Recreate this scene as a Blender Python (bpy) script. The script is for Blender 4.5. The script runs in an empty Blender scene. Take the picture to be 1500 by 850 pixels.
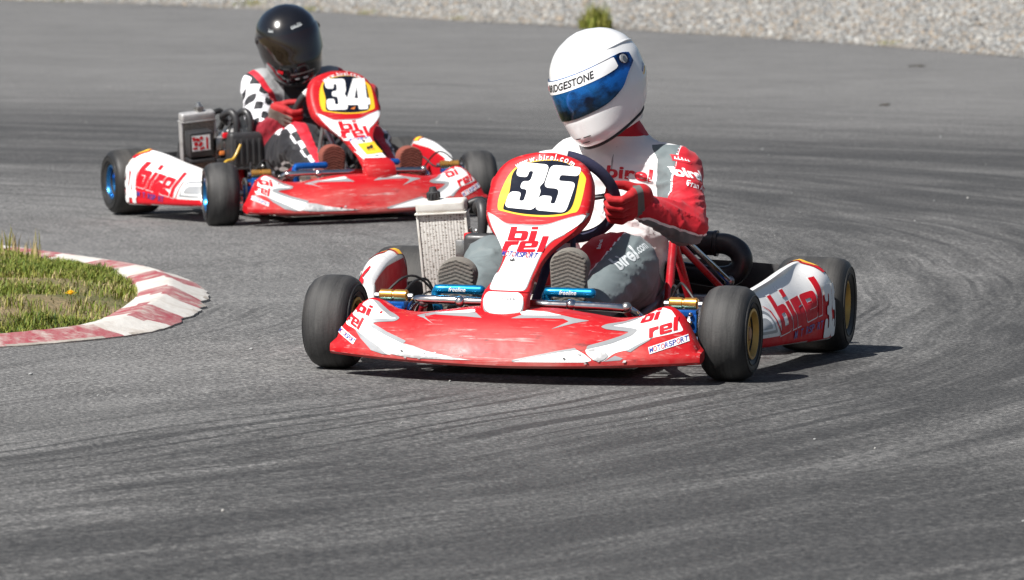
import bpy, bmesh, math, random
import numpy as np
from mathutils import Vector, Matrix, Euler, noise as mnoise
from mathutils.bvhtree import BVHTree
from mathutils.geometry import tessellate_polygon

R = math.radians
SC = bpy.context.scene
COL = SC.collection
rng = np.random.default_rng(7)
random.seed(7)

# ------------------------------------------------------------------ materials
MATS = {}

def nt_new(name):
    m = bpy.data.materials.new(name)
    m.use_nodes = True
    nt = m.node_tree
    b = nt.nodes['Principled BSDF']
    return m, nt, b

def node(nt, kind, **kw):
    n = nt.nodes.new(kind)
    for k, v in kw.items():
        if k.startswith('i_'):
            n.inputs[k[2:].replace('_', ' ')].default_value = v
        else:
            setattr(n, k, v)
    return n

def ramp(nt, fac, stops):
    r = nt.nodes.new('ShaderNodeValToRGB')
    el = r.color_ramp.elements
    while len(el) < len(stops):
        el.new(0.5)
    for e, (p, c) in zip(el, stops):
        e.position = p
        e.color = (c, c, c, 1) if isinstance(c, (int, float)) else (*c, 1)
    nt.links.new(fac, r.inputs['Fac'])
    return r.outputs['Color']

def mixc(nt, fac, a, b, mode='MIX'):
    n = nt.nodes.new('ShaderNodeMix')
    n.data_type = 'RGBA'
    n.blend_type = mode
    n.clamp_factor = True
    for sock, v in ((n.inputs[0], fac), (n.inputs[6], a), (n.inputs[7], b)):
        if hasattr(v, 'is_linked') or isinstance(v, bpy.types.NodeSocket):
            nt.links.new(v, sock)
        elif isinstance(v, (int, float)):
            sock.default_value = v
        else:
            sock.default_value = (*v, 1)
    return n.outputs[2]

def math_n(nt, op, a, b=None, clamp=False):
    n = nt.nodes.new('ShaderNodeMath')
    n.operation = op
    n.use_clamp = clamp
    for i, v in enumerate((a, b)):
        if v is None:
            continue
        if isinstance(v, bpy.types.NodeSocket):
            nt.links.new(v, n.inputs[i])
        else:
            n.inputs[i].default_value = v
    return n.outputs[0]

def objco(nt):
    return nt.nodes.new('ShaderNodeTexCoord').outputs['Object']

def tnoise(nt, vec, scale, detail=4, rough=.6, out='Fac'):
    n = nt.nodes.new('ShaderNodeTexNoise')
    n.inputs['Scale'].default_value = scale
    n.inputs['Detail'].default_value = detail
    n.inputs['Roughness'].default_value = rough
    nt.links.new(vec, n.inputs['Vector'])
    return n.outputs[out]

def mapping(nt, vec, scale=(1, 1, 1), rot=(0, 0, 0)):
    n = nt.nodes.new('ShaderNodeMapping')
    n.inputs['Scale'].default_value = scale
    n.inputs['Rotation'].default_value = rot
    nt.links.new(vec, n.inputs['Vector'])
    return n.outputs[0]

def bump(nt, bsdf, h, strength=.3, dist=.002):
    n = nt.nodes.new('ShaderNodeBump')
    n.inputs['Strength'].default_value = strength
    n.inputs['Distance'].default_value = dist
    nt.links.new(h, n.inputs['Height'])
    nt.links.new(n.outputs[0], bsdf.inputs['Normal'])

def mat(name, col, rough=.5, metal=0., coat=0., dirt=0., dirt_col=(.05, .04, .035), dscale=9, bmp=0., bscale=60,
        rvar=.12, spec=.5, dlo=.45, dhi=.75):
    m, nt, b = nt_new(name)
    b.inputs['Metallic'].default_value = metal
    b.inputs['Coat Weight'].default_value = coat
    b.inputs['Coat Roughness'].default_value = .12
    b.inputs['Specular IOR Level'].default_value = spec
    co = objco(nt)
    n1 = tnoise(nt, co, dscale, 6, .65)
    c = col
    if dirt > 0:
        f = ramp(nt, n1, [(dlo, 0.), (dhi, dirt)])
        c = mixc(nt, f, col, dirt_col)
        nt.links.new(c, b.inputs['Base Color'])
    else:
        f = ramp(nt, n1, [(.3, 0.), (.7, 1.)])
        c = mixc(nt, f, tuple(x * .93 for x in col), tuple(min(1, x * 1.05) for x in col))
        nt.links.new(c, b.inputs['Base Color'])
    rr = ramp(nt, tnoise(nt, co, dscale * 3, 5), [(.3, max(.02, rough - rvar)), (.7, min(1, rough + rvar))])
    nt.links.new(rr, b.inputs['Roughness'])
    if bmp > 0:
        bump(nt, b, tnoise(nt, co, bscale, 4), bmp, .003)
    MATS[name] = m
    return m

# ------------------------------------------------------------------ geometry builder
class Geo:
    def __init__(s):
        s.v = []; s.f = []; s.m = []; s.mats = []

    def mi(s, mt):
        if mt not in s.mats:
            s.mats.append(mt)
        return s.mats.index(mt)

    def add(s, verts, faces, mt, M=None):
        o = len(s.v); k = s.mi(mt)
        if M is not None:
            verts = [M @ Vector(p) for p in verts]
        s.v += [tuple(p) for p in verts]
        s.f += [tuple(i + o for i in f) for f in faces]
        s.m += [k] * len(faces)
        return s

    def box(s, c, d, mt, bev=.004, M=None, seg=2):
        bm = bmesh.new()
        bmesh.ops.create_cube(bm, size=1)
        for v in bm.verts:
            v.co = Vector((v.co.x * d[0], v.co.y * d[1], v.co.z * d[2]))
        if bev > 0:
            bmesh.ops.bevel(bm, geom=list(bm.edges), offset=min(bev, min(d) * .45), segments=seg, affect='EDGES', profile=.6)
        T = Matrix.Translation(c)
        if M is not None:
            T = T @ M.to_4x4()
        return s.bm(bm, mt, T)

    def bm(s, bm, mt, T=None):
        bm.verts.index_update()
        s.add([v.co.copy() for v in bm.verts], [[v.index for v in f.verts] for f in bm.faces], mt, T)
        bm.free()
        return s

    def loft(s, rings, mt, closed=True, cap0=False, cap1=False):
        n = len(rings[0]); vs = []; fs = []
        for r in rings:
            vs += list(r)
        for i in range(len(rings) - 1):
            for j in range(n if closed else n - 1):
                k = (j + 1) % n
                fs.append((i * n + j, i * n + k, (i + 1) * n + k, (i + 1) * n + j))
        if cap0:
            fs.append(tuple(range(n - 1, -1, -1)))
        if cap1:
            fs.append(tuple(range((len(rings) - 1) * n, len(rings) * n)))
        return s.add(vs, fs, mt)

    def tube(s, pts, r, mt, n=12, smooth=0, cap=True):
        P = [Vector(p) for p in pts]
        rr = list(r) if isinstance(r, (list, tuple)) else [r] * len(P)
        if smooth:
            P, rr = catmull(P, rr, smooth)
        rings = []
        t0 = (P[1] - P[0]).normalized()
        up = Vector((0, 0, 1)) if abs(t0.z) < .9 else Vector((1, 0, 0))
        nrm = t0.cross(up).normalized()
        for i, p in enumerate(P):
            a = P[max(0, i - 1)]; b = P[min(len(P) - 1, i + 1)]
            t = (b - a).normalized()
            nrm = (nrm - t * nrm.dot(t)).normalized()
            bn = t.cross(nrm)
            rings.append([p + (nrm * math.cos(2 * math.pi * k / n) + bn * math.sin(2 * math.pi * k / n)) * rr[i] for k in range(n)])
        return s.loft(rings, mt, True, cap, cap)

    def lathe(s, prof, mt, c=(0, 0, 0), axis='x', n=48, M=None, closed_prof=False):
        # prof: list of (axial, radius)
        rings = []
        for a, r in prof:
            ring = []
            for k in range(n):
                t = 2 * math.pi * k / n
                p = (a, r * math.cos(t), r * math.sin(t))
                if axis == 'y':
                    p = (p[2], p[0], p[1])
                elif axis == 'z':
                    p = (p[1], p[2], p[0])
                v = Vector(p)
                if M is not None:
                    v = M @ v
                ring.append(v + Vector(c))
            rings.append(ring)
        if closed_prof:
            rings.append(rings[0])
        return s.loft(rings, mt)

    def ball(s, c, r, mt, n=10):
        bm = bmesh.new()
        bmesh.ops.create_uvsphere(bm, u_segments=n + 4, v_segments=n, radius=1)
        T = Matrix.Translation(c) @ Matrix.Diagonal((r, r, r, 1)) if isinstance(r, (int, float)) else Matrix.Translation(c) @ Matrix.Diagonal((*r, 1))
        return s.bm(bm, mt, T)

    def bvh(s):
        return BVHTree.FromPolygons([Vector(p) for p in s.v], s.f)

    def build(s, name, parent=None, ang=40, loc=None, rot=None):
        me = bpy.data.meshes.new(name)
        me.from_pydata(s.v, [], s.f)
        for m in s.mats:
            me.materials.append(m)
        me.polygons.foreach_set('material_index', s.m)
        me.validate()
        bm = bmesh.new(); bm.from_mesh(me)
        bmesh.ops.remove_doubles(bm, verts=bm.verts, dist=1e-6)
        bmesh.ops.recalc_face_normals(bm, faces=bm.faces) if not getattr(s, 'keep', False) else None
        bm.to_mesh(me); bm.free()
        me.shade_smooth()
        me.set_sharp_from_angle(angle=R(ang))
        o = bpy.data.objects.new(name, me)
        COL.objects.link(o)
        if parent is not None:
            o.parent = parent
        if loc is not None:
            o.location = loc
        if rot is not None:
            o.rotation_euler = rot
        return o

def catmull(P, rr, k):
    Q = []; S = []
    n = len(P)
    for i in range(n - 1):
        p0 = P[max(0, i - 1)]; p1 = P[i]; p2 = P[i + 1]; p3 = P[min(n - 1, i + 2)]
        for j in range(k):
            t = j / k
            Q.append(.5 * ((2 * p1) + (p2 - p0) * t + (2 * p0 - 5 * p1 + 4 * p2 - p3) * t * t + (3 * p1 - p0 - 3 * p2 + p3) * t ** 3))
            S.append(rr[i] * (1 - t) + rr[i + 1] * t)
    Q.append(P[-1]); S.append(rr[-1])
    return Q, S

def interp(x, xs, ys):
    return float(np.interp(x, xs, ys))

def sm(xs, ys):
    # smooth monotone-ish interpolation (cubic hermite) returning a function
    xs = np.array(xs, float); ys = np.array(ys, float)
    d = np.diff(ys) / np.diff(xs)
    m = np.zeros(len(xs)); m[0] = d[0]; m[-1] = d[-1]
    for i in range(1, len(xs) - 1):
        m[i] = 0 if d[i - 1] * d[i] <= 0 else 2 * d[i - 1] * d[i] / (d[i - 1] + d[i])
    def f(x):
        x = min(max(x, xs[0]), xs[-1])
        i = min(int(np.searchsorted(xs, x, 'right')) - 1, len(xs) - 2); i = max(i, 0)
        h = xs[i + 1] - xs[i]; t = (x - xs[i]) / h
        return float((2*t**3 - 3*t**2 + 1)*ys[i] + (t**3 - 2*t**2 + t)*h*m[i] + (-2*t**3 + 3*t**2)*ys[i+1] + (t**3 - t**2)*h*m[i+1])
    return f

# ------------------------------------------------------------------ decals: flat artwork laid on to a surface
def art_poly(polys, holes=()):
    """polys: list of outlines; each outline a list of 2-D points; holes matched to first"""
    bm = bmesh.new()
    for pl in polys:
        loops = [[Vector((x, y, 0)) for x, y in pl]]
        if holes and pl is polys[0]:
            loops += [[Vector((x, y, 0)) for x, y in h] for h in holes]
        flat = [p for l in loops for p in l]
        vs = [bm.verts.new(p) for p in flat]
        for t in tessellate_polygon(loops):
            try:
                bm.faces.new([vs[i] for i in t])
            except ValueError:
                pass
    return bm

def art_text(txt, size=.03, bold=0., shear=0., sx=1., spacing=1., align='CENTER'):
    cu = bpy.data.curves.new('lettering', 'FONT')
    cu.body = txt; cu.size = 1; cu.offset = bold; cu.shear = shear
    cu.space_character = spacing
    cu.align_x = align; cu.align_y = 'CENTER'; cu.resolution_u = 4
    o = bpy.data.objects.new('lettering', cu)
    COL.objects.link(o)
    dg = bpy.context.evaluated_depsgraph_get()
    me = o.evaluated_get(dg).to_mesh()
    bm = bmesh.new(); bm.from_mesh(me)
    o.evaluated_get(dg).to_mesh_clear()
    bpy.data.objects.remove(o); bpy.data.curves.remove(cu)
    for v in bm.verts:
        v.co = Vector((v.co.x * size * sx, v.co.y * size, 0))
    return bm

def art_round(pl, r, n=3):
    out = []
    N = len(pl)
    for i in range(N):
        a = Vector(pl[i - 1]); b = Vector(pl[i]); c = Vector(pl[(i + 1) % N])
        d1 = (a - b); d2 = (c - b)
        k = min(r, d1.length * .45, d2.length * .45)
        p = b + d1.normalized() * k; q = b + d2.normalized() * k
        for j in range(n + 1):
            t = j / n
            out.append(tuple((1 - t) ** 2 * p + 2 * t * (1 - t) * b + t * t * q))
    return out

def art_curve(pl, k=5):
    """closed smooth outline through points"""
    N = len(pl); out = []
    P = [Vector(p) for p in pl]
    for i in range(N):
        p0, p1, p2, p3 = P[i - 1], P[i], P[(i + 1) % N], P[(i + 2) % N]
        for j in range(k):
            t = j / k
            q = .5 * ((2 * p1) + (p2 - p0) * t + (2 * p0 - 5 * p1 + 4 * p2 - p3) * t * t + (3 * p1 - p0 - 3 * p2 + p3) * t ** 3)
            out.append((q.x, q.y))
    return out

def art_xf(bm, loc=(0, 0), rot=0., sx=1., sy=1., shear=0.):
    c, s = math.cos(rot), math.sin(rot)
    for v in bm.verts:
        x = v.co.x * sx + v.co.y * shear; y = v.co.y * sy
        v.co = Vector((x * c - y * s + loc[0], x * s + y * c + loc[1], 0))
    return bm

def art_cut(bm, step):
    for ax in (0, 1):
        lo = min(v.co[ax] for v in bm.verts); hi = max(v.co[ax] for v in bm.verts)
        x = math.floor(lo / step) * step + step
        while x < hi:
            nrm = Vector((1, 0, 0)) if ax == 0 else Vector((0, 1, 0))
            bmesh.ops.bisect_plane(bm, geom=list(bm.verts) + list(bm.edges) + list(bm.faces), plane_co=nrm * x, plane_no=nrm)
            x += step
    bmesh.ops.remove_doubles(bm, verts=bm.verts, dist=1e-5)
    return bm

def lay(geo, bm, mt, fn, step=.012):
    """fn(u,v) -> 3-D point; adds the cut artwork to geo"""
    art_cut(bm, step)
    bm.verts.index_update()
    vs = [fn(v.co.x, v.co.y) for v in bm.verts]
    geo.add([p if p is not None else (0, 0, 0) for p in vs],
            [[v.index for v in f.verts] for f in bm.faces if all(vs[v.index] is not None for v in f.verts)], mt)
    bm.free()

def caster(bvh, O, U, V, N, off, maxd=3.):
    O, U, V, N = Vector(O), Vector(U), Vector(V), Vector(N).normalized()
    def fn(u, v):
        p = O + U * u + V * v
        hit, nrm, i, d = bvh.ray_cast(p, -N, maxd)
        if hit is None:
            return None
        if nrm.dot(N) < 0:
            nrm = -nrm
        return hit + nrm * off
    return fn

# ------------------------------------------------------------------ object bookkeeping
def empty(name, loc=(0, 0, 0), rot=(0, 0, 0)):
    o = bpy.data.objects.new(name, None)
    o.empty_display_size = .2
    COL.objects.link(o)
    o.location = loc; o.rotation_euler = rot
    return o

def tag(o, label=None, cat=None, group=None, kind=None):
    if label: o['label'] = label
    if cat: o['category'] = cat
    if group: o['group'] = group
    if kind: o['kind'] = kind
    return o

def np_mesh(name, V, F, mats, midx=None, smooth=False, parent=None):
    me = bpy.data.meshes.new(name)
    me.vertices.add(len(V)); me.vertices.foreach_set('co', np.asarray(V, np.float32).ravel())
    F = np.asarray(F, np.int32); k = F.shape[1]
    me.loops.add(F.size); me.loops.foreach_set('vertex_index', F.ravel())
    me.polygons.add(len(F)); me.polygons.foreach_set('loop_start', np.arange(0, F.size, k, dtype=np.int32))
    for m in mats:
        me.materials.append(m)
    if midx is not None:
        me.polygons.foreach_set('material_index', np.asarray(midx, np.int32))
    me.update(calc_edges=True)
    me.validate()
    if smooth:
        me.shade_smooth()
    o = bpy.data.objects.new(name, me)
    COL.objects.link(o)
    if parent is not None:
        o.parent = parent
    return o

# ------------------------------------------------------------------ implicit surfaces for bodies
def smin(a, b, k):
    h = np.clip(.5 + .5 * (b - a) / k, 0, 1)
    return b * (1 - h) + a * h - k * h * (1 - h)

def d_cone(P, a, b, ra, rb):
    a = np.asarray(a, float); b = np.asarray(b, float)
    ab = b - a
    t = np.clip(((P - a) @ ab) / (ab @ ab), 0, 1)
    return np.linalg.norm(P - (a + t[..., None] * ab), axis=-1) - (ra + t * (rb - ra))

def d_ell(P, c, r, rot=None):
    q = P - np.asarray(c, float)
    if rot is not None:
        q = q @ np.array(Euler(rot).to_matrix())
    r = np.asarray(r, float)
    k0 = np.linalg.norm(q / r, axis=-1); k1 = np.linalg.norm(q / (r * r), axis=-1)
    return k0 * (k0 - 1) / np.maximum(k1, 1e-6)

def nets(fn, lo, hi, h):
    lo = np.array(lo, float); hi = np.array(hi, float)
    n = np.ceil((hi - lo) / h).astype(int) + 1
    ax = [lo[i] + h * np.arange(n[i]) for i in range(3)]
    G = np.stack(np.meshgrid(*ax, indexing='ij'), -1)
    V = fn(G.reshape(-1, 3)).reshape(n)
    nx, ny, nz = n - 1
    acc = np.zeros((nx, ny, nz, 3)); cnt = np.zeros((nx, ny, nz))
    offs = [(i, j, k) for i in (0, 1) for j in (0, 1) for k in (0, 1)]
    def cv(o):
        return V[o[0]:o[0] + nx, o[1]:o[1] + ny, o[2]:o[2] + nz]
    for a in offs:
        for d in range(3):
            if a[d] == 0:
                b = list(a); b[d] = 1
                va, vb = cv(a), cv(b)
                m = (va < 0) != (vb < 0)
                t = np.where(m, va / np.where(m, va - vb, 1), 0)
                p = np.zeros((nx, ny, nz, 3)); p[...] = a
                p[..., d] += t
                acc += np.where(m[..., None], p, 0); cnt += m
    act = cnt > 0
    idx = -np.ones((nx, ny, nz), int); idx[act] = np.arange(act.sum())
    cell = np.argwhere(act)
    verts = lo + h * (cell + acc[act] / cnt[act][:, None])
    F = []
    for d in range(3):
        e1, e2 = [(1, 2), (2, 0), (0, 1)][d]
        sl = [slice(None)] * 3
        A = V.take(range(n[d] - 1), axis=d); B = V.take(range(1, n[d]), axis=d)
        m = (A < 0) != (B < 0)
        ii = np.argwhere(m)
        ok = (ii[:, e1] > 0) & (ii[:, e2] > 0) & (ii[:, e1] < n[e1] - 1) & (ii[:, e2] < n[e2] - 1)
        ii = ii[ok]
        inside = A[tuple(ii.T)] < 0
        q = []
        for s1, s2 in ((-1, -1), (0, -1), (0, 0), (-1, 0)):
            c = ii.copy(); c[:, e1] += s1; c[:, e2] += s2
            q.append(idx[tuple(c.T)])
        q = np.stack(q, 1)
        q[~inside] = q[~inside][:, ::-1]
        F.append(q)
    return verts, np.concatenate(F)

def attr(o, name, vals):
    a = o.data.attributes.new(name, 'FLOAT', 'POINT')
    a.data.foreach_set('value', np.asarray(vals, np.float32))
# ================================================================== MATERIALS
def worn_body(name, col, rough, scuff_amt):
    """moulded plastic: rubbed, scratched and dusty towards the leading edge where it meets other karts"""
    m, nt, b = nt_new(name)
    co = objco(nt)
    sp = nt.nodes.new('ShaderNodeSeparateXYZ'); nt.links.new(co, sp.inputs[0])
    def mr(sock, a, c):
        n = nt.nodes.new('ShaderNodeMapRange'); n.inputs[1].default_value = a; n.inputs[2].default_value = c
        nt.links.new(sock, n.inputs[0]); return n.outputs[0]
    lead = math_n(nt, 'MULTIPLY', mr(sp.outputs[1], .70, .83), mr(sp.outputs[2], .17, .10))
    lx = math_n(nt, 'MULTIPLY', math_n(nt, 'MULTIPLY', sp.outputs[0], sp.outputs[0]), .75)
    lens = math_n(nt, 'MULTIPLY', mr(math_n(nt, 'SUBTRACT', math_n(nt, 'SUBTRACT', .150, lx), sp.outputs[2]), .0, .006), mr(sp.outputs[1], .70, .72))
    blot = ramp(nt, tnoise(nt, mapping(nt, co, (5, 12, 12)), 1., 6, .7), [(.40, 0.), (.66, 1.)])
    c = mixc(nt, ramp(nt, tnoise(nt, co, 5, 5), [(.4, 0.), (.8, .35)]), col, (.30, .06, .05))
    c = mixc(nt, math_n(nt, 'MULTIPLY', math_n(nt, 'MULTIPLY', blot, lead), .75 * scuff_amt), c, (.50, .15, .13))
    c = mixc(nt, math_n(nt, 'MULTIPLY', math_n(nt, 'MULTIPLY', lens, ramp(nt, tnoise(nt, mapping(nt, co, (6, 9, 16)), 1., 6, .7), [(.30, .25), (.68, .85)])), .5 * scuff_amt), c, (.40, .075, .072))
    scr = math_n(nt, 'MULTIPLY', ramp(nt, tnoise(nt, mapping(nt, co, (7, 60, 130)), 1., 4, .7), [(.57, 0.), (.66, 1.)]), ramp(nt, tnoise(nt, co, 6, 4), [(.44, 0.), (.60, 1.)]))
    c = mixc(nt, math_n(nt, 'MULTIPLY', scr, .55 * scuff_amt), c, (.52, .36, .34))
    rubm = math_n(nt, 'MULTIPLY', ramp(nt, tnoise(nt, mapping(nt, co, (9, 40, 50), (0, .3, 0)), 1., 4, .65), [(.60, 0.), (.70, 1.)]), lead)
    c = mixc(nt, math_n(nt, 'MULTIPLY', rubm, .7 * scuff_amt), c, (.06, .04, .04))
    nt.links.new(c, b.inputs['Base Color'])
    r_ = math_n(nt, 'ADD', ramp(nt, tnoise(nt, co, 16, 5), [(.3, rough - .08), (.75, rough + .12)]), math_n(nt, 'MULTIPLY', blot, .12))
    nt.links.new(r_, b.inputs['Roughness'])
    b.inputs['Specular IOR Level'].default_value = .25
    bump(nt, b, math_n(nt, 'ADD', tnoise(nt, co, 11, 3), math_n(nt, 'MULTIPLY', scr, -.1)), .22, .008)
    return m
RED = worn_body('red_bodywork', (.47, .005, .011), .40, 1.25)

def tyre_mat(name, dark, dusty, half):
    """slick: polished dark shoulders, grained and dusty across the tread"""
    m, nt, b = nt_new(name)
    co = objco(nt)
    sp = nt.nodes.new('ShaderNodeSeparateXYZ'); nt.links.new(co, sp.inputs[0])
    ax = math_n(nt, 'ABSOLUTE', sp.outputs[0])
    n = nt.nodes.new('ShaderNodeMapRange'); n.inputs[1].default_value = half; n.inputs[2].default_value = half * .55; nt.links.new(ax, n.inputs[0])
    g = ramp(nt, tnoise(nt, mapping(nt, co, (60, 6, 6)), 1., 5, .7), [(.32, 0.), (.70, 1.)])
    bl = ramp(nt, tnoise(nt, co, 11, 5), [(.3, .45), (.7, 1.)])
    f = math_n(nt, 'MULTIPLY', math_n(nt, 'MULTIPLY', math_n(nt, 'ADD', math_n(nt, 'MULTIPLY', g, .6), .4), bl), n.outputs[0])
    side = math_n(nt, 'MULTIPLY', ramp(nt, tnoise(nt, co, 7, 5), [(.48, 0.), (.75, .5)]), math_n(nt, 'SUBTRACT', 1., n.outputs[0]))
    c = mixc(nt, f, dark, dusty)
    c = mixc(nt, side, c, (.07, .062, .055))
    nt.links.new(c, b.inputs['Base Color'])
    nt.links.new(ramp(nt, f, [(0., .48), (1., .85)]), b.inputs['Roughness'])
    b.inputs['Specular IOR Level'].default_value = .35
    bump(nt, b, math_n(nt, 'ADD', g, math_n(nt, 'MULTIPLY', tnoise(nt, co, 170, 3), .7)), .3, .003)
    return m
WHT = mat('white_vinyl', (.80, .79, .77), .33, coat=.3, dirt=.5, dirt_col=(.45, .42, .38), dscale=11, dlo=.56, dhi=.82)
WHTC = mat('white_vinyl_clean', (.80, .80, .79), .45, spec=.25, dirt=.25, dirt_col=(.5, .48, .45), dscale=13, dlo=.6)
GRV = mat('grey_vinyl', (.27, .28, .29), .38, coat=.2, dirt=.4, dirt_col=(.4, .38, .36), dscale=14)
SCF = mat('scuffed_vinyl', (.33, .33, .33), .5, dirt=.9, dirt_col=(.72, .7, .68), dscale=26, dlo=.45, dhi=.62)
DRK = mat('dark_number_field', (.008, .011, .022), .6, spec=.06)
YEL = mat('yellow_vinyl', (.83, .50, .03), .5, spec=.2)
REDV = mat('red_vinyl', (.60, .01, .02), .5, spec=.2)
ORG = mat('orange_vinyl', (.75, .22, .05), .35, coat=.2)
BLUV = mat('blue_vinyl', (.03, .05, .30), .38, coat=.2)
BLKV = mat('black_vinyl', (.015, .015, .016), .4)
TYRE = tyre_mat('slick_rubber', (.016, .016, .017), (.085, .083, .080), .062)
TYREW = tyre_mat('worn_slick_rubber', (.020, .020, .020), (.090, .086, .080), .095)
GOLD = mat('gold_magnesium', (.62, .38, .10), .45, metal=.45, dirt=.5, dirt_col=(.16, .09, .04), dscale=12)
RIMB = mat('blue_anodised_rim', (.03, .20, .48), .28, metal=.85, dirt=.25, dscale=12)
BLUA = mat('blue_anodised', (.015, .13, .50), .28, metal=.6)
CYAN = mat('bright_blue_anodised', (.01, .26, .55), .24, metal=.75)
GLDA = mat('gold_anodised', (.75, .38, .09), .28, metal=.8)
CHR = mat('chrome_tube', (.72, .71, .70), .14, metal=1., dirt=.3, dirt_col=(.25, .2, .18), dscale=10)
STL = mat('steel', (.42, .42, .41), .35, metal=.9, dirt=.4, dscale=20)
REDT = mat('red_painted_tube', (.42, .012, .02), .28, coat=.3, dirt=.5, dirt_col=(.08, .02, .02), dscale=12)
BLKP = mat('black_plastic', (.030, .030, .032), .42, dirt=.5, dirt_col=(.07, .065, .06), dscale=12)
BLKM = mat('blackened_exhaust_steel', (.028, .028, .032), .34, metal=.35, dirt=.7, dirt_col=(.11, .095, .08), dscale=7)
ALU = mat('cast_aluminium', (.52, .51, .50), .5, metal=.5, dirt=.5, dirt_col=(.08, .07, .06), dscale=18, bmp=.3)
ALUW = mat('dusty_radiator_tank', (.74, .72, .67), .5, metal=.2, dirt=.7, dirt_col=(.38, .32, .25), dscale=16)
SEATM = mat('grey_fibreglass_seat', (.05, .055, .06), .35, coat=.3, dirt=.6, dirt_col=(.12, .11, .10), dscale=8)
TRAY = mat('dusty_floor_tray', (.62, .59, .53), .5, metal=.3, dirt=.5, dirt_col=(.35, .31, .26), dscale=8)
HOSE = mat('rubber_hose', (.02, .02, .02), .5)
FUEL = mat('amber_fuel_hose', (.55, .34, .04), .3)
SUEDE = mat('navy_suede_grip', (.022, .022, .055), .85, bmp=.4, bscale=200)
GRIPW = mat('worn_pale_grip', (.62, .62, .60), .7, bmp=.3, bscale=200)
COPR = mat('copper_hub', (.40, .20, .10), .4, metal=.7, dirt=.5)

def fin_mat(name, c0, c1, sx, sz):
    m, nt, b = nt_new(name)
    co = objco(nt)
    w = nt.nodes.new('ShaderNodeTexWave'); w.bands_direction = 'X'
    w.inputs['Scale'].default_value = sx; w.inputs['Distortion'].default_value = .6; w.inputs['Detail'].default_value = 1
    nt.links.new(co, w.inputs['Vector'])
    n = tnoise(nt, mapping(nt, co, (60, 60, 190)), 1., 3)
    f = math_n(nt, 'MULTIPLY', ramp(nt, w.outputs['Fac'], [(.2, 1.), (.6, .25)]), ramp(nt, n, [(.5, .0), (.62, 1.)]))
    n2 = tnoise(nt, co, 9, 4)
    base = mixc(nt, n2, c0, tuple(x * .72 for x in c0))
    nt.links.new(mixc(nt, f, base, c1), b.inputs['Base Color'])
    b.inputs['Roughness'].default_value = .6
    b.inputs['Metallic'].default_value = .2
    bump(nt, b, w.outputs['Fac'], .6, .002)
    return m
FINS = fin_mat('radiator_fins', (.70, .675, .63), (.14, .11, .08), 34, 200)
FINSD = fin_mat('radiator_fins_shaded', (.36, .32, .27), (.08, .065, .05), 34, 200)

# ------------------------------------------------------------------ ground shape
def gh(x, y):
    x = np.asarray(x, float); y = np.asarray(y, float)
    def sst(a, b, t):
        t = np.clip((t - a) / (b - a), 0, 1); return t * t * (3 - 2 * t)
    t = sst(16.6, 21.2, y)
    s = -.0113 + t * (.0113 + .0268)
    s = s * (1 - sst(24.5, 32, y)) * sst(6, 13, y)
    xc = .17 + t * (-.84 - .17)
    return s * 1.6 * np.tanh((x - xc) / 1.6)

def sheet(name, xs, ys, z0, mt, hfun=None, keep=None):
    X, Y = np.meshgrid(xs, ys, indexing='ij')
    Z = gh(X, Y) + z0
    if hfun is not None:
        Z = Z + hfun(X, Y)
    nx, ny = X.shape
    V = np.stack([X, Y, Z], -1).reshape(-1, 3)
    I = np.arange(nx * ny).reshape(nx, ny)
    F = np.stack([I[:-1, :-1], I[1:, :-1], I[1:, 1:], I[:-1, 1:]], -1).reshape(-1, 4)
    if keep is not None:
        c = V[F].mean(1)
        F = F[keep(c[:, 0], c[:, 1])]
        used = np.unique(F); mp = -np.ones(len(V), int); mp[used] = np.arange(len(used))
        V = V[used]; F = mp[F]
    return np_mesh(name, V, F, [mt], smooth=True)

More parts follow.
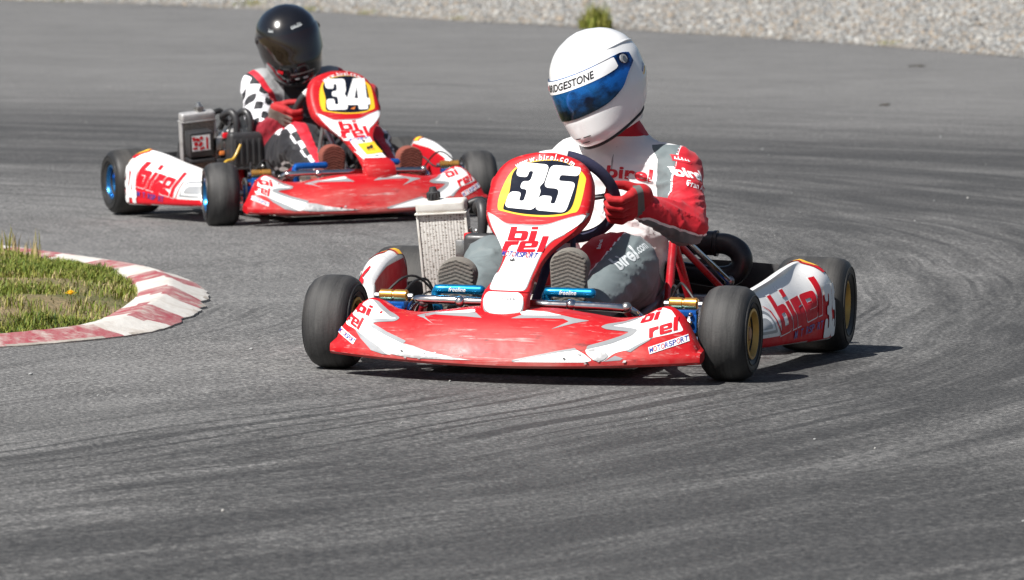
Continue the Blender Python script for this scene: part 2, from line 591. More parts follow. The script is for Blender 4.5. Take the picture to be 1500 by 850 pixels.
# ------------------------------------------------------------------ asphalt
def asphalt():
    m, nt, b = nt_new('rubbered_asphalt')
    co = objco(nt)
    sp = nt.nodes.new('ShaderNodeSeparateXYZ'); nt.links.new(co, sp.inputs[0])
    CX, CY = -9.7, 18.6
    wob = tnoise(nt, co, .35, 2)
    dx = math_n(nt, 'SUBTRACT', sp.outputs[0], CX); dy = math_n(nt, 'SUBTRACT', sp.outputs[1], CY)
    r = math_n(nt, 'SQRT', math_n(nt, 'ADD', math_n(nt, 'MULTIPLY', dx, dx), math_n(nt, 'MULTIPLY', dy, dy)))
    r = math_n(nt, 'ADD', r, math_n(nt, 'MULTIPLY', wob, .35))
    th = math_n(nt, 'ARCTAN2', dy, dx)
    cb = nt.nodes.new('ShaderNodeCombineXYZ'); nt.links.new(r, cb.inputs[0]); nt.links.new(th, cb.inputs[1])
    def streak(fr, ft, det, off):
        v = mapping(nt, cb.outputs[0], (fr, ft, 1))
        vv = nt.nodes.new('ShaderNodeVectorMath'); vv.operation = 'ADD'; vv.inputs[1].default_value = (off, off * 2, 0)
        nt.links.new(v, vv.inputs[0])
        return tnoise(nt, vv.outputs[0], 1., det, .6)
    s1 = streak(1.9, 4.2, 5, 3.1)      # broad worn bands
    s2 = streak(9, 6.5, 4, 11.7)      # single tyre marks
    s3 = streak(36, 15., 3, 5.2)      # fine scrub
    # rubbered racing line
    line = ramp(nt, math_n(nt, 'DIVIDE', r, 30.), [(.27, .15), (.325, .45), (.345, .62), (.38, 1.), (.50, 1.), (.57, .55), (.70, .20)])
    m1 = ramp(nt, s1, [(.38, 0.), (.60, 1.)])
    m2 = ramp(nt, s2, [(.40, 0.), (.58, 1.)])
    m3 = ramp(nt, s3, [(.40, 0.), (.68, 1.)])
    rub = math_n(nt, 'ADD', math_n(nt, 'MULTIPLY', m1, .52), math_n(nt, 'MULTIPLY', m2, .34))
    rub = math_n(nt, 'ADD', rub, math_n(nt, 'MULTIPLY', m3, .24))
    band = ramp(nt, math_n(nt, 'ADD', math_n(nt, 'DIVIDE', r, 30.), math_n(nt, 'MULTIPLY', tnoise(nt, co, .5, 3), .03)), [(.375, 0.), (.415, .24), (.50, .26), (.58, .10), (.66, .0)])
    rub = math_n(nt, 'ADD', math_n(nt, 'MULTIPLY', rub, line), band, True)
    # thin dark skid lines at scattered places
    patches = ramp(nt, tnoise(nt, co, .55, 2), [(.5, 0.), (.62, 1.)])
    skid = math_n(nt, 'MULTIPLY', ramp(nt, streak(20, 2.2, 1, 41.), [(.58, 0.), (.64, .8)]), patches)
    rub = math_n(nt, 'MAXIMUM', rub, skid)
    arcs = math_n(nt, 'MULTIPLY', ramp(nt, streak(24, 1.1, 1, 73.), [(.56, 0.), (.61, 1.)]), ramp(nt, tnoise(nt, co, .28, 2), [(.40, 0.), (.55, 1.)]))
    rub = math_n(nt, 'MAXIMUM', rub, math_n(nt, 'MULTIPLY', arcs, math_n(nt, 'ADD', line, .2)))
    fine = math_n(nt, 'MULTIPLY', ramp(nt, streak(52, 2.2, 2, 21.), [(.53, 0.), (.60, .8)]), ramp(nt, tnoise(nt, co, .8, 3), [(.42, 0.), (.56, 1.)]))
    rub = math_n(nt, 'MAXIMUM', rub, math_n(nt, 'MULTIPLY', fine, line))
    # stone in the surface
    vo = nt.nodes.new('ShaderNodeTexVoronoi'); vo.inputs['Scale'].default_value = 95
    nt.links.new(co, vo.inputs['Vector'])
    agg = tnoise(nt, co, 78, 3, .8)
    med = tnoise(nt, co, 26, 5, .7)
    big = tnoise(nt, co, .9, 4)
    base = mixc(nt, ramp(nt, big, [(.3, 0.), (.7, 1.)]), (.150, .149, .147), (.196, .194, .190))
    mot = tnoise(nt, co, 2.7, 6, .72)
    base = mixc(nt, ramp(nt, mot, [(.38, .45), (.55, 0.)]), base, (.080, .079, .077))
    base = mixc(nt, ramp(nt, mot, [(.56, .0), (.72, .4)]), base, (.225, .22, .21))
    base = mixc(nt, ramp(nt, med, [(.3, .55), (.7, 0.)]), base, (.095, .093, .090))
    base = mixc(nt, ramp(nt, agg, [(.52, 0.), (.66, .9)]), base, (.40, .39, .37))
    base = mixc(nt, ramp(nt, agg, [(.36, .95), (.48, 0.)]), base, (.045, .045, .045))
    wh = nt.nodes.new('ShaderNodeSeparateColor'); nt.links.new(vo.outputs['Color'], wh.inputs[0])
    fl = math_n(nt, 'GREATER_THAN', wh.outputs[0], .985)
    base = mixc(nt, math_n(nt, 'MULTIPLY', fl, .5), base, (.42, .41, .39))
    rubc = mixc(nt, agg, (.012, .012, .012), (.085, .084, .083))
    col = mixc(nt, rub, base, (.33, .33, .33), 'MULTIPLY')
    col = mixc(nt, math_n(nt, 'MULTIPLY', rub, .22), col, rubc)
    nt.links.new(col, b.inputs['Base Color'])
    nt.links.new(ramp(nt, rub, [(0., .93), (1., .74)]), b.inputs['Roughness'])
    b.inputs['Specular IOR Level'].default_value = .3
    h = math_n(nt, 'ADD', math_n(nt, 'MULTIPLY', agg, .6), math_n(nt, 'MULTIPLY', med, .6))
    bump(nt, b, h, .75, .006)
    return m
ASPH = asphalt()
xs = np.concatenate([np.linspace(-700, -30, 18), np.linspace(-25, -6.2, 20), np.linspace(-6, 8, 57), np.linspace(8.5, 30, 20), np.linspace(40, 700, 16)])
ys = np.concatenate([np.linspace(-300, 0, 12), np.linspace(2, 11.6, 20), np.linspace(12, 34, 89), np.linspace(35, 80, 40), np.linspace(100, 900, 16)])
tag(sheet('track', xs, ys, 0., ASPH), 'grey asphalt kart track streaked with curved dark rubber marks', None, None, 'structure')

# ------------------------------------------------------------------ gravel beyond the track
EDGE_X = [-60, -20, -9, -5.5, -3.1, -1.44, .35, 2.26, 4.2, 7, 14, 60]
EDGE_Y = [84, 79, 73.5, 68.6, 64.6, 60.6, 56.0, 51.3, 44.7, 37.5, 26, -40]
EDGE = sm(EDGE_X, EDGE_Y)
def edge_y(x):
    return np.array([EDGE(float(t)) for t in np.ravel(x)]).reshape(np.shape(x))

def gravel_mat(name, lo=(.20, .18, .16)):
    m, nt, b = nt_new(name)
    co = objco(nt)
    v = nt.nodes.new('ShaderNodeTexVoronoi'); v.inputs['Scale'].default_value = 17
    nt.links.new(co, v.inputs['Vector'])
    sc = nt.nodes.new('ShaderNodeSeparateColor'); nt.links.new(v.outputs['Color'], sc.inputs[0])
    c = mixc(nt, sc.outputs[0], (.16, .15, .14), (.34, .32, .29))
    c = mixc(nt, ramp(nt, v.outputs['Distance'], [(.35, 0.), (.75, 1.)]), c, (.10, .09, .075))
    c = mixc(nt, ramp(nt, tnoise(nt, co, .35, 4), [(.4, 0.), (.75, .55)]), c, (.30, .24, .16))
    nt.links.new(c, b.inputs['Base Color']); b.inputs['Roughness'].default_value = .9
    bump(nt, b, v.outputs['Distance'], 1., .03)
    return m
def gravel_rise(X, Y):
    d = np.clip(Y - edge_y(X), 0, 400)
    return .05 * np.minimum(d, 1.) + .012 * d
gx = np.concatenate([np.linspace(-60, -12, 13), np.linspace(-11, 11, 111), np.linspace(12, 60, 13)])
U, Vv = np.meshgrid(gx, np.concatenate([np.linspace(0, 2, 9), np.linspace(2.5, 30, 40), [45, 70, 120, 250]]), indexing='ij')
EY = edge_y(U) + .18 * np.sin(U * 2.3) + .1 * np.sin(U * 6.1 + 1)
GX, GY = U, EY + Vv
GZ = gh(GX, GY) + .004 + .05 * np.minimum(Vv, 1.) + .012 * Vv
n0, n1 = GX.shape
I = np.arange(n0 * n1).reshape(n0, n1)
GF = np.stack([I[:-1, :-1], I[1:, :-1], I[1:, 1:], I[:-1, 1:]], -1).reshape(-1, 4)
tag(np_mesh('gravel_bed', np.stack([GX, GY, GZ], -1).reshape(-1, 3), GF, [gravel_mat('gravel_ground')], smooth=True), 'pale stony gravel bed behind the far edge of the track', None, None, 'structure')

# loose stones: one uncountable mass
def stone_mat(i, c):
    m, nt, b = nt_new('gravel_stone')
    co = objco(nt)
    n = tnoise(nt, co, 30, 3)
    nt.links.new(mixc(nt, n, tuple(x * .7 for x in c), tuple(min(1, x * 1.25) for x in c)), b.inputs['Base Color'])
    b.inputs['Roughness'].default_value = .85
    return m
STONES = [stone_mat(i, c) for i, c in enumerate([(.30, .305, .30), (.23, .23, .22), (.38, .37, .345), (.28, .235, .185), (.17, .17, .165)])]
def stones(name, X, Y, Z, S, mats):
    bm = bmesh.new(); bmesh.ops.create_icosphere(bm, subdivisions=1, radius=1)
    bv = np.array([v.co[:] for v in bm.verts]); bf = np.array([[v.index for v in f.verts] for f in bm.faces]); bm.free()
    N = len(X)
    jit = 1 + rng.uniform(-.28, .28, (N, len(bv), 1))
    sc = S[:, None, None] * rng.uniform(.65, 1.2, (N, 1, 3)) * np.array([1, 1, .72])
    a = rng.uniform(0, 6.28, N); ca, sa = np.cos(a), np.sin(a)
    V = bv[None] * jit * sc
    V = np.stack([V[..., 0] * ca[:, None] - V[..., 1] * sa[:, None], V[..., 0] * sa[:, None] + V[..., 1] * ca[:, None], V[..., 2]], -1)
    V += np.stack([X, Y, Z], -1)[:, None]
    F = bf[None] + (np.arange(N) * len(bv))[:, None, None]
    mi = np.repeat(rng.integers(0, len(mats), N), len(bf))
    return np_mesh(name, V.reshape(-1, 3), F.reshape(-1, 3), mats, mi)
N = 84000
sx_ = rng.uniform(-9, 9, N); dd = rng.uniform(-.05, 1, N) ** 1 * 19
sx_ = np.where(rng.random(N) < .5, sx_, rng.uniform(-8, 8, N))
sy_ = edge_y(sx_) + .18 * np.sin(sx_ * 2.3) + .1 * np.sin(sx_ * 6.1 + 1) + np.abs(dd)
thin = rng.random(N) < np.clip(.35 + np.abs(dd) / 1.2, 0, 1)
sx_, sy_, dd = sx_[thin], sy_[thin], np.abs(dd[thin])
ss = .009 + .017 * rng.random(len(sx_)) ** 1.5 + .022 * (rng.random(len(sx_)) > .985)
tag(stones('gravel_stones', sx_, sy_, gh(sx_, sy_) + .05 * np.minimum(dd, 1) + .012 * dd + .35 * ss, ss, STONES), 'pale grey and beige stones lying loose over the gravel bed', None, None, 'stuff')
# strays kicked on to the asphalt
N = 170
px_ = rng.uniform(-3.5, 4, N); py_ = rng.uniform(11, 40, N)
kk = rng.random(N) < .8
ss = .003 + .004 * rng.random(N) ** 2
tag(stones('stray_pebbles', px_, py_, gh(px_, py_) + ss * .4, ss, STONES[:3]), 'tiny pale pebbles scattered over the asphalt', None, None, 'stuff')

# ------------------------------------------------------------------ kerb and grass island
KO = [(-6.5, 12.6), (-4.0, 14.25), (-2.6, 15.05), (-1.95, 15.24), (-1.49, 15.55), (-1.23, 15.84), (-1.06, 16.18), (-.985, 16.72), (-.965, 17.4), (-1.03, 18.1), (-1.17, 18.85), (-1.40, 19.55), (-1.66, 20.15), (-1.95, 20.75), (-3.1, 23.0), (-6.5, 28.0)]
def paint_mat(name, c):
    m, nt, b = nt_new(name)
    co = objco(nt)
    f = ramp(nt, tnoise(nt, co, 13, 7, .7), [(.47, 0.), (.64, .85)])
    f2 = ramp(nt, tnoise(nt, mapping(nt, co, (8, 2.5, 8)), 3, 5, .7), [(.38, 0.), (.70, .8)])
    cc = mixc(nt, f2, c, tuple(.5 * x + .5 * y for x, y in zip(c, (.42, .38, .34))))
    cc = mixc(nt, f, cc, (.46, .42, .37))
    nt.links.new(cc, b.inputs['Base Color']); b.inputs['Roughness'].default_value = .8
    bump(nt, b, tnoise(nt, co, 60, 5), .5, .004)
    return m
KRED = paint_mat('worn_red_kerb_paint', (.30, .045, .06)); KWHT = paint_mat('worn_white_kerb_paint', (.58, .56, .52))
KCON = paint_mat('broken_concrete', (.30, .27, .23))

def arc_pts(pts, step):
    P = [Vector((x, y, 0)) for x, y in pts]
    Q, _ = catmull(P, [0] * len(P), 24)
    out = [Q[0]]; acc = 0
    for a, b in zip(Q, Q[1:]):
        acc += (b - a).length
        if acc >= step:
            out.append(b); acc = 0
    return out
KP = arc_pts(KO, .035)
kg = Geo()
prof = [(0., -.02), (.004, .006), (.02, .012), (.09, .026), (.135, .042), (.155, .044), (.20, .036), (.255, .026), (.262, .018), (.266, -.05)]
rings = []; arc = [0.]
for i, p in enumerate(KP):
    a = KP[max(0, i - 1)]; b_ = KP[min(len(KP) - 1, i + 1)]
    t = (b_ - a).normalized(); nrm = Vector((-t.y, t.x, 0))       # towards the grass
    if i: arc.append(arc[-1] + (p - KP[i - 1]).length)
    apex = math.exp(-((p.y - 17.6) / 1.5) ** 2)
    ring = []
    for k, (d, z) in enumerate(prof):
        chip = .020 * mnoise.noise((p.x * 9, p.y * 9, 3.1)) + .07 * max(0, mnoise.noise((p.x * 4, p.y * 4, 7.7)) - .2) if k < 3 else 0
        q = p + nrm * (d * (.80 + .12 * apex) + abs(chip))
        zz = z * (.55 + .75 * apex) if z > 0 else z
        ring.append((q.x, q.y, zz + float(gh(q.x, q.y)) + .002 * mnoise.noise((q.x * 20, q.y * 20, 0))))
    rings.append(ring)
M_ = len(prof)
vs = [p for r in rings for p in r]
kg.v = vs; kg.mats = [KRED, KWHT, KCON]
# paint blocks: arc length measured from the apex tip
i0 = min(range(len(KP)), key=lambda i: (KP[i] - Vector((-1.23, 15.94, 0))).length)
bounds = [-9.1, -8.4, -7.7, -7.0, -6.3, -5.6, -4.9, -4.2, -3.5, -2.8, -2.1, -1.4, -.76, .02, .40, .74, 1.12, 1.46, 1.95, 2.4, 2.9, 3.4, 3.9, 4.5, 5.2, 6, 6.7, 7.4, 8.1, 8.8, 9.5, 10.2]
for i in range(len(rings) - 1):
    for j in range(M_ - 1):
        s_ = arc[i] - arc[i0] + .12 * (j / M_ - .5) + .03 * mnoise.noise((vs[i * M_ + j][0] * 14, vs[i * M_ + j][1] * 14, 5))
        inner = j >= 5
        if inner: s_ -= .12
        b_i = int(np.searchsorted(bounds, s_))
        col = 0 if (b_i % 2 == 1) else 1
        if j == 0 or (j == 1 and mnoise.noise((arc[i] * 7, 1.3, 0)) > .1): col = 2
        kg.f.append((i * M_ + j, (i + 1) * M_ + j, (i + 1) * M_ + j + 1, i * M_ + j + 1)); kg.m.append(col)
ko = kg.build('kerb', ang=50)
tag(ko, 'worn red and white painted concrete kerb round the grass corner', None, None, 'structure')

# inside polygon of the island
INNER = []
for i, p in enumerate(KP):
    a = KP[max(0, i - 1)]; b_ = KP[min(len(KP) - 1, i + 1)]
    t = (b_ - a).normalized(); nrm = Vector((-t.y, t.x, 0))
    q = p + nrm * .205
    INNER.append((q.x, q.y))
def island_right(y):
    P_ = np.array(INNER)
    o = np.argsort(P_[:, 1])
    return np.interp(y, P_[o, 1], P_[o, 0])
def soil_mat():
    m, nt, b = nt_new('grassy_soil')
    co = objco(nt)
    f = ramp(nt, tnoise(nt, co, 2.6, 5), [(.35, 0.), (.65, 1.)])
    c = mixc(nt, f, (.13, .12, .04), (.30, .21, .12))
    c = mixc(nt, ramp(nt, tnoise(nt, co, 60, 4), [(.4, 0.), (.7, .6)]), c, (.06, .07, .02))
    nt.links.new(c, b.inputs['Base Color']); b.inputs['Roughness'].default_value = .95
    bump(nt, b, tnoise(nt, co, 40, 5), 1., .02)
    return m
ys2 = np.concatenate([np.linspace(12.7, 14.6, 10), np.linspace(14.75, 22, 120), np.linspace(22.3, 27.8, 16)])
rows = []
for y in ys2:
    xr = float(island_right(y))
    rows.append([(xr - d, y) for d in (0, .04, .08, .14, .2, .28, .38, .5, .65, .8, 1.0, 1.3, 1.8, 2.6, 4, 7, 14, 40)])
RW = np.array(rows)
def soil_h(X, Y, D):
    lump = np.array([mnoise.noise((float(a) * 2.2, float(c) * 2.2, 0)) for a, c in zip(X.ravel(), Y.ravel())]).reshape(X.shape)
    return .012 + .03 * np.minimum(D / .3, 1) + .02 * lump * np.minimum(D / .2, 1)
DD = np.repeat(np.array([[0, .04, .08, .14, .2, .28, .38, .5, .65, .8, 1.0, 1.3, 1.8, 2.6, 4, 7, 14, 40]]), len(ys2), 0)
SZ = gh(RW[..., 0], RW[..., 1]) + soil_h(RW[..., 0], RW[..., 1], DD)
a0, a1 = RW.shape[:2]
I = np.arange(a0 * a1).reshape(a0, a1)
tag(np_mesh('grass_bank', np.concatenate([RW, SZ[..., None]], -1).reshape(-1, 3),
        np.stack([I[:-1, :-1], I[:-1, 1:], I[1:, 1:], I[1:, :-1]], -1).reshape(-1, 4)[:, ::-1], [soil_mat()], smooth=True),
    'brown earth of the grass island inside the kerb', None, None, 'structure')

def blade_mat(name, c):
    m, nt, b = nt_new(name)
    co = objco(nt)
    n = tnoise(nt, co, 3.5, 3)
    nt.links.new(mixc(nt, n, tuple(x * .65 for x in c), tuple(x * 1.3 for x in c)), b.inputs['Base Color'])
    b.inputs['Roughness'].default_value = .6
    b.inputs['Specular IOR Level'].default_value = .25
    return m
GM = [blade_mat('grass_blade', (.13, .17, .022)), blade_mat('grass_blade_yellowish', (.24, .235, .05)), blade_mat('grass_blade_dry', (.36, .28, .14)), blade_mat('grass_blade_dark', (.055, .10, .02))]
def blades(X, Y, Z, H, Wd, lean, mi):
    N = len(X)
    a = rng.uniform(0, 6.28, N); d = np.stack([np.cos(a), np.sin(a), 0 * a], -1); w = np.stack([-np.sin(a), np.cos(a), 0 * a], -1)
    B = np.stack([X, Y, Z], -1)
    L_ = lean * rng.uniform(.2, 1., N)
    up = np.array([0, 0, 1.])
    m1 = B + up * (H * .55)[:, None] + d * (H * L_ * .3)[:, None]
    tip = B + up * (H * (1 - .35 * L_))[:, None] + d * (H * L_)[:, None]
    hw = (Wd * .5)[:, None] * w
    V = np.stack([B - hw, B + hw, m1 + hw * .8, m1 - hw * .8, tip], 1)
    o = (np.arange(N) * 5)[:, None]
    F = np.concatenate([o + np.array([[0, 1, 2]]), o + np.array([[0, 2, 3]]), o + np.array([[3, 2, 4]])], 0)
    return V.reshape(-1, 3), F, np.tile(mi, 3)
N = 170000
gy_ = rng.uniform(14.5, 22.5, N); dn = rng.random(N) ** 1.6 * 2.2 + .005
gx_ = island_right(gy_) - dn
patch = np.array([mnoise.noise((a * 1.7, b * .9, 4.2)) for a, b in zip(gx_, gy_)])
p2 = np.array([mnoise.noise((a * 6, b * 4, 9.2)) for a, b in zip(gx_, gy_)])
keep = (rng.random(N) < np.clip(.55 + 2.3 * patch + .9 * p2, .04, 1)) & (gx_ > -3.6)
gx_, gy_, dn, patch, p2 = gx_[keep], gy_[keep], dn[keep], patch[keep], p2[keep]
hh = (.014 + .024 * rng.random(len(gx_))) * (1 + 1.3 * np.clip(p2, 0, 1)) * (1 - .25 * np.clip((gy_ - 18.6) / 2, 0, 1)) * np.clip(.45 + dn / .12, .45, 1)
r_ = rng.random(len(gx_)) + .7 * patch + .3 * p2
mi = np.where(r_ < .10, 2, np.where(r_ < .38, 1, np.where(r_ > 1.0, 3, 0)))
gz_ = gh(gx_, gy_) + .008 + .03 * np.minimum(dn / .3, 1)
V_, F_, M2 = blades(gx_, gy_, gz_, hh, rng.uniform(.0018, .0042, len(gx_)), 1.0, mi)
tag(np_mesh('grass', V_, F_, GM, M2), 'short ragged green and dry grass inside the kerb', None, None, 'stuff')

def tuft(name, x, y, z, n, h, spread, label, group=None, mis=(0, 1, 3), lean=.55):
    a = rng.uniform(0, 6.28, n); r = spread * np.sqrt(rng.random(n))
    X, Y = r * np.cos(a), r * np.sin(a)
    H_ = h * (.35 + .65 * rng.random(n)) * (1 - .55 * (r / spread) ** 2)
    mi = rng.choice(mis, n)
    V_, F_, M2 = blades(X, Y, np.zeros(n) - .01, H_, rng.uniform(.006, .014, n) * (h / .25), lean, mi)
    o = np_mesh(name, V_, F_, GM, M2)
    o.location = (x, y, z)
    return tag(o, label, 'grass tuft', group)
def gz(x, y):
    d = max(0., y - float(edge_y(np.array(x))))
    return float(gh(x, y)) + .03 + .05 * min(d, 1) + .012 * d
tuft('grass_tuft', .84, 54.6, gz(.84, 54.6) - .03, 250, .40, .17, 'tall bright green grass tuft at the gravel edge behind the white helmet', 'grass tufts along the gravel edge', (0, 1, 1), lean=.45)
TG = 'grass tufts along the gravel edge'
for (px, py_, h, sp, lb) in ((-2.35, 63.1, .11, .18, 'small yellowish tuft on the gravel edge next to the black helmet'),
                             (-1.60, 61.2, .10, .15, 'small dry tuft low on the gravel edge between the two helmets'),
                             (-3.15, 65.1, .15, .24, 'low green tuft on the gravel edge directly behind the black helmet'),
                             (-5.6, 69.0, .12, .25, 'low tuft on the gravel edge above the blue rear wheel of kart 34'),
                             (-.50, 58.4, .08, .18, 'flat dry tuft nearest the white helmet on the gravel edge'),
                             (3.35, 48.0, .07, .13, 'small green tuft alone in the gravel beyond the twigs')):
    tuft('grass_tuft', px, py_, gz(px, py_) - .02, 130, h, sp, lb, TG, (1, 2, 0))
# taller weeds on the back edge of the island
for (x, y, h, lb) in ((-1.86, 20.0, .17, 'thin brown seeding weed stalk tallest behind the kerb grass'), (-1.74, 19.75, .13, 'short green weed stalk beside the tallest one in the kerb grass'), (-2.02, 20.2, .13, 'weed stalk farthest from the kerb tip, behind the grass')):
    tuft('weed_stalk', x, y, float(gh(x, y)) + .03, 26, h, .045, lb, 'weed stalks at the back of the grass island', (2, 1), .3)['category'] = 'weed'

# dandelion
fx, fy = -1.355, 16.62
fz = float(gh(fx, fy)) + .035
DAN = mat('dandelion_yellow', (.85, .52, .01), .6)
STEM = mat('green_stem', (.10, .16, .03), .6)
dr = empty('dandelion', (fx, fy, fz)); tag(dr, 'single yellow dandelion in the grass inside the kerb', 'flower')
g = Geo(); g.tube([(0, 0, -.02), (.004, 0, .02), (0, -.002, .045)], .0016, STEM, 6, 3); g.build('stem', dr)
g = Geo()
for ring, (rr, n, tz) in enumerate(((.017, 18, .004), (.012, 14, .009), (.006, 9, .012))):
    for k in range(n):
        a = k * 6.283 / n + ring * .2
        c, s = math.cos(a), math.sin(a)
        g.add([(c * .002, s * .002, .045), (c * rr - s * .0018, s * rr + c * .0018, .045 + tz), (c * rr * 1.1, s * rr * 1.1, .046 + tz), (c * rr + s * .0018, s * rr - c * .0018, .045 + tz)], [(0, 1, 2, 3)], DAN)
g.ball((0, 0, .049), (.007, .007, .006), DAN, 6)
g.build('petals', dr)
# ================================================================== KART
O35 = {}; O34 = {}
NOSE_ART = {}
HW = .5133          # half wheelbase
FT, RT = .5568, .6051
FR_, RR_ = .130, .1375

# ---- lettering and number art
def dig(n):
    if n == '3':
        pl = [(.1, 1.4), (1, 1.4), (1, .84), (.9, .71), (1, .58), (1, 0), (0, 0), (0, .50), (.40, .50), (.40, .24), (.56, .24), (.56, .60), (.30, .60), (.30, .84), (.56, .84), (.56, 1.16), (.42, 1.16), (.42, .96), (.02, .96), (.02, 1.4)]
        return [art_round(pl, .17, 4)], ()
    if n == '5':
        pl = [(.04, 1.4), (1.02, 1.4), (1.02, 1.12), (.44, 1.12), (.44, .94), (1, .94), (1, 0), (0, 0), (0, .46), (.42, .46), (.42, .24), (.57, .24), (.57, .70), (.04, .70)]
        return [art_round(pl, .17, 4)], ()
    pl = [(.40, 1.4), (1.0, 1.4), (1.0, .50), (1.14, .50), (1.14, .20), (1.0, .20), (1.0, 0), (.52, 0), (.52, .20), (0, .20), (0, .50)]
    return [art_round(pl, .05)], ([(.38, .50), (.55, .50), (.55, 1.04)],)

def number_art(txt, h, shear=.16, gap=.06):
    out = bmesh.new(); x = 0
    for ch in txt:
        p, ho = dig(ch)
        b = art_poly(p, ho)
        for v in b.verts:
            v.co.x += x
        me = bpy.data.meshes.new('t'); b.to_mesh(me); b.free(); out.from_mesh(me); bpy.data.meshes.remove(me)
        x += 1.0 + gap
    k = h / 1.4
    for v in out.verts:
        v.co = Vector((((v.co.x - x / 2) + shear * (v.co.y - .7)) * k, (v.co.y - .7) * k, 0))
    return out

# ---- nose fairing
z_rim = sm([0, .1, .2, .28, .34, .385, .415, .455, .478, .505, .53], [.197, .196, .184, .174, .180, .203, .209, .186, .152, .105, .082])
y_rim = sm([0, .1, .25, .33, .41, .46, .5, .53], [.672, .67, .662, .655, .657, .662, .672, .69])
def nose_geo(mt):
    g = Geo(); rings = []
    for i in range(97):
        x = -.515 + 1.03 * i / 96
        a = abs(x)
        yf = .862 - .135 * (a / .52) ** 2.2
        zb = .046 + .014 * (a / .52) ** 1.5
        yr, zr = y_rim(a), max(z_rim(a), zb + .018)
        e = min(1, max(0, (a - .18) / .2)); w = 1 - e * e * (3 - 2 * e)
        h = zr - zb - .028
        A = Vector((yf - .005, zb + .028)); D = Vector((yr, zr))
        L1 = A.lerp(D, .33) + Vector((.026, .012)) * w + Vector((.006, .012)) * (1 - w)
        L2 = A.lerp(D, .66) + Vector((.022, .034)) * w + Vector((.012, .014)) * (1 - w)
        if h < .03: L1 = A.lerp(D, .33); L2 = A.lerp(D, .66)
        cur, _ = catmull([A, L1, L2, D], [0] * 4, 5)
        pr = [(yf - .05, zb + .006), (yf - .010, zb), (yf - .001, zb + .007), (yf, zb + .017), (yf - .002, zb + .024)]
        pr += [(c.x, c.y) for c in cur]
        pr += [(yr - .007, zr + .001), (yr - .014, zr - .004), (yr - .017, max(zr - .02, zb + .012)), (yr - .012, max(zr - .07, zb + .010))]
        rings.append([(x, p[0], p[1]) for p in pr])
    g.loft(rings, mt, True, True, True)
    return g

# ---- front number panel
PH = dict(  # keyed by height: half width, y of the front face
    w=sm([.155, .18, .20, .24, .27, .30, .332, .36, .395, .43, .47, .51, .55, .575, .590, .598], [.040, .060, .066, .064, .056, .056, .066, .090, .128, .146, .150, .146, .130, .106, .070, .03]),
    y=sm([.155, .18, .22, .235, .25, .27, .30, .34, .38, .43, .50, .56, .60], [.752, .752, .742, .725, .690, .640, .560, .475, .415, .370, .320, .282, .258]))
def panel_geo(mt, dx):
    g = Geo(); rings = []
    zs = list(np.linspace(.155, .575, 44)) + [.580, .585, .589, .593, .596, .598]
    for z in zs:
        w = PH['w'](z); y = PH['y'](z)
        dp = interp(z, [.155, .24, .33, .42, .6], [.05, .035, .035, .05, .035])
        pr = [(-1., -dp), (-1.0, -.55 * dp), (-.985, -.25 * dp), (-.94, -.06 * dp), (-.86, .03 * dp)]
        mid = [(t, .03 * dp + .010 * (1 - (t / .86) ** 2)) for t in np.linspace(-.7, .7, 9)]
        full = pr + mid + [(-a, b) for a, b in pr[::-1]]
        tl = interp(z, [.2, .3, .45, .6], [.9, .75, .55, .5])      # lean of the edge return
        rings.append([(dx + a * w, y + b * 1.0, z + (-b) * -0.0 - max(0, -b) * (.0 + .45 * (1 - tl))) for a, b in full])
    g.loft(rings, mt, True, True, True)
    return g

# ---- side pods; s=+1 for the driver's right
pod_xo = sm([-.35, -.31, -.1, .15, .29, .35], [.675, .697, .668, .628, .604, .580])
pod_xi = sm([-.35, -.1, .15, .35], [.575, .562, .533, .490])
pod_zt = sm([-.345, -.325, -.28, -.12, .1, .22, .29, .33, .352], [.215, .262, .279, .270, .240, .222, .198, .160, .105])
def pod_geo(mt, s):
    g = Geo(); rings = []
    for i in range(60):
        y = -.345 + .697 * i / 59
        xo, zt = pod_xo(y), pod_zt(y); zb = .052 + .022 * (y + .345) / .69
        xi = pod_xi(y)
        H = zt - zb
        k = min(1, max(0, (y + .27) / .22)); k = k * k * (3 - 2 * k)
        dr = [a + (b - a) * k for a, b in zip((.02, .07, .17, .34), (.08, .28, .47, .58))]
        pr = [(xi, zb), (xi, zb + .45 * H), (xi + .002, zt - .12 * H), (xi + .010, zt - .03 * H), (xi + .022, zt), (xi + .035, zt + .001), (xi + .35 * (xo - xi), zt - dr[0] * H),
              (xi + .62 * (xo - xi), zt - dr[1] * H), (xi + .84 * (xo - xi), zt - dr[2] * H), (xi + .96 * (xo - xi), zt - dr[3] * H), (xo, zt - .70 * H), (xo, zb + .2 * H), (xo - .004, zb + .05 * H), (xo - .014, zb)]
        sub, _ = catmull([Vector((a, b, 0)) for a, b in pr], [0] * len(pr), 3)
        rings.append([(s * p.x, y, p.y) for p in sub])
    g.loft(rings, mt, True, True, True)
    return g

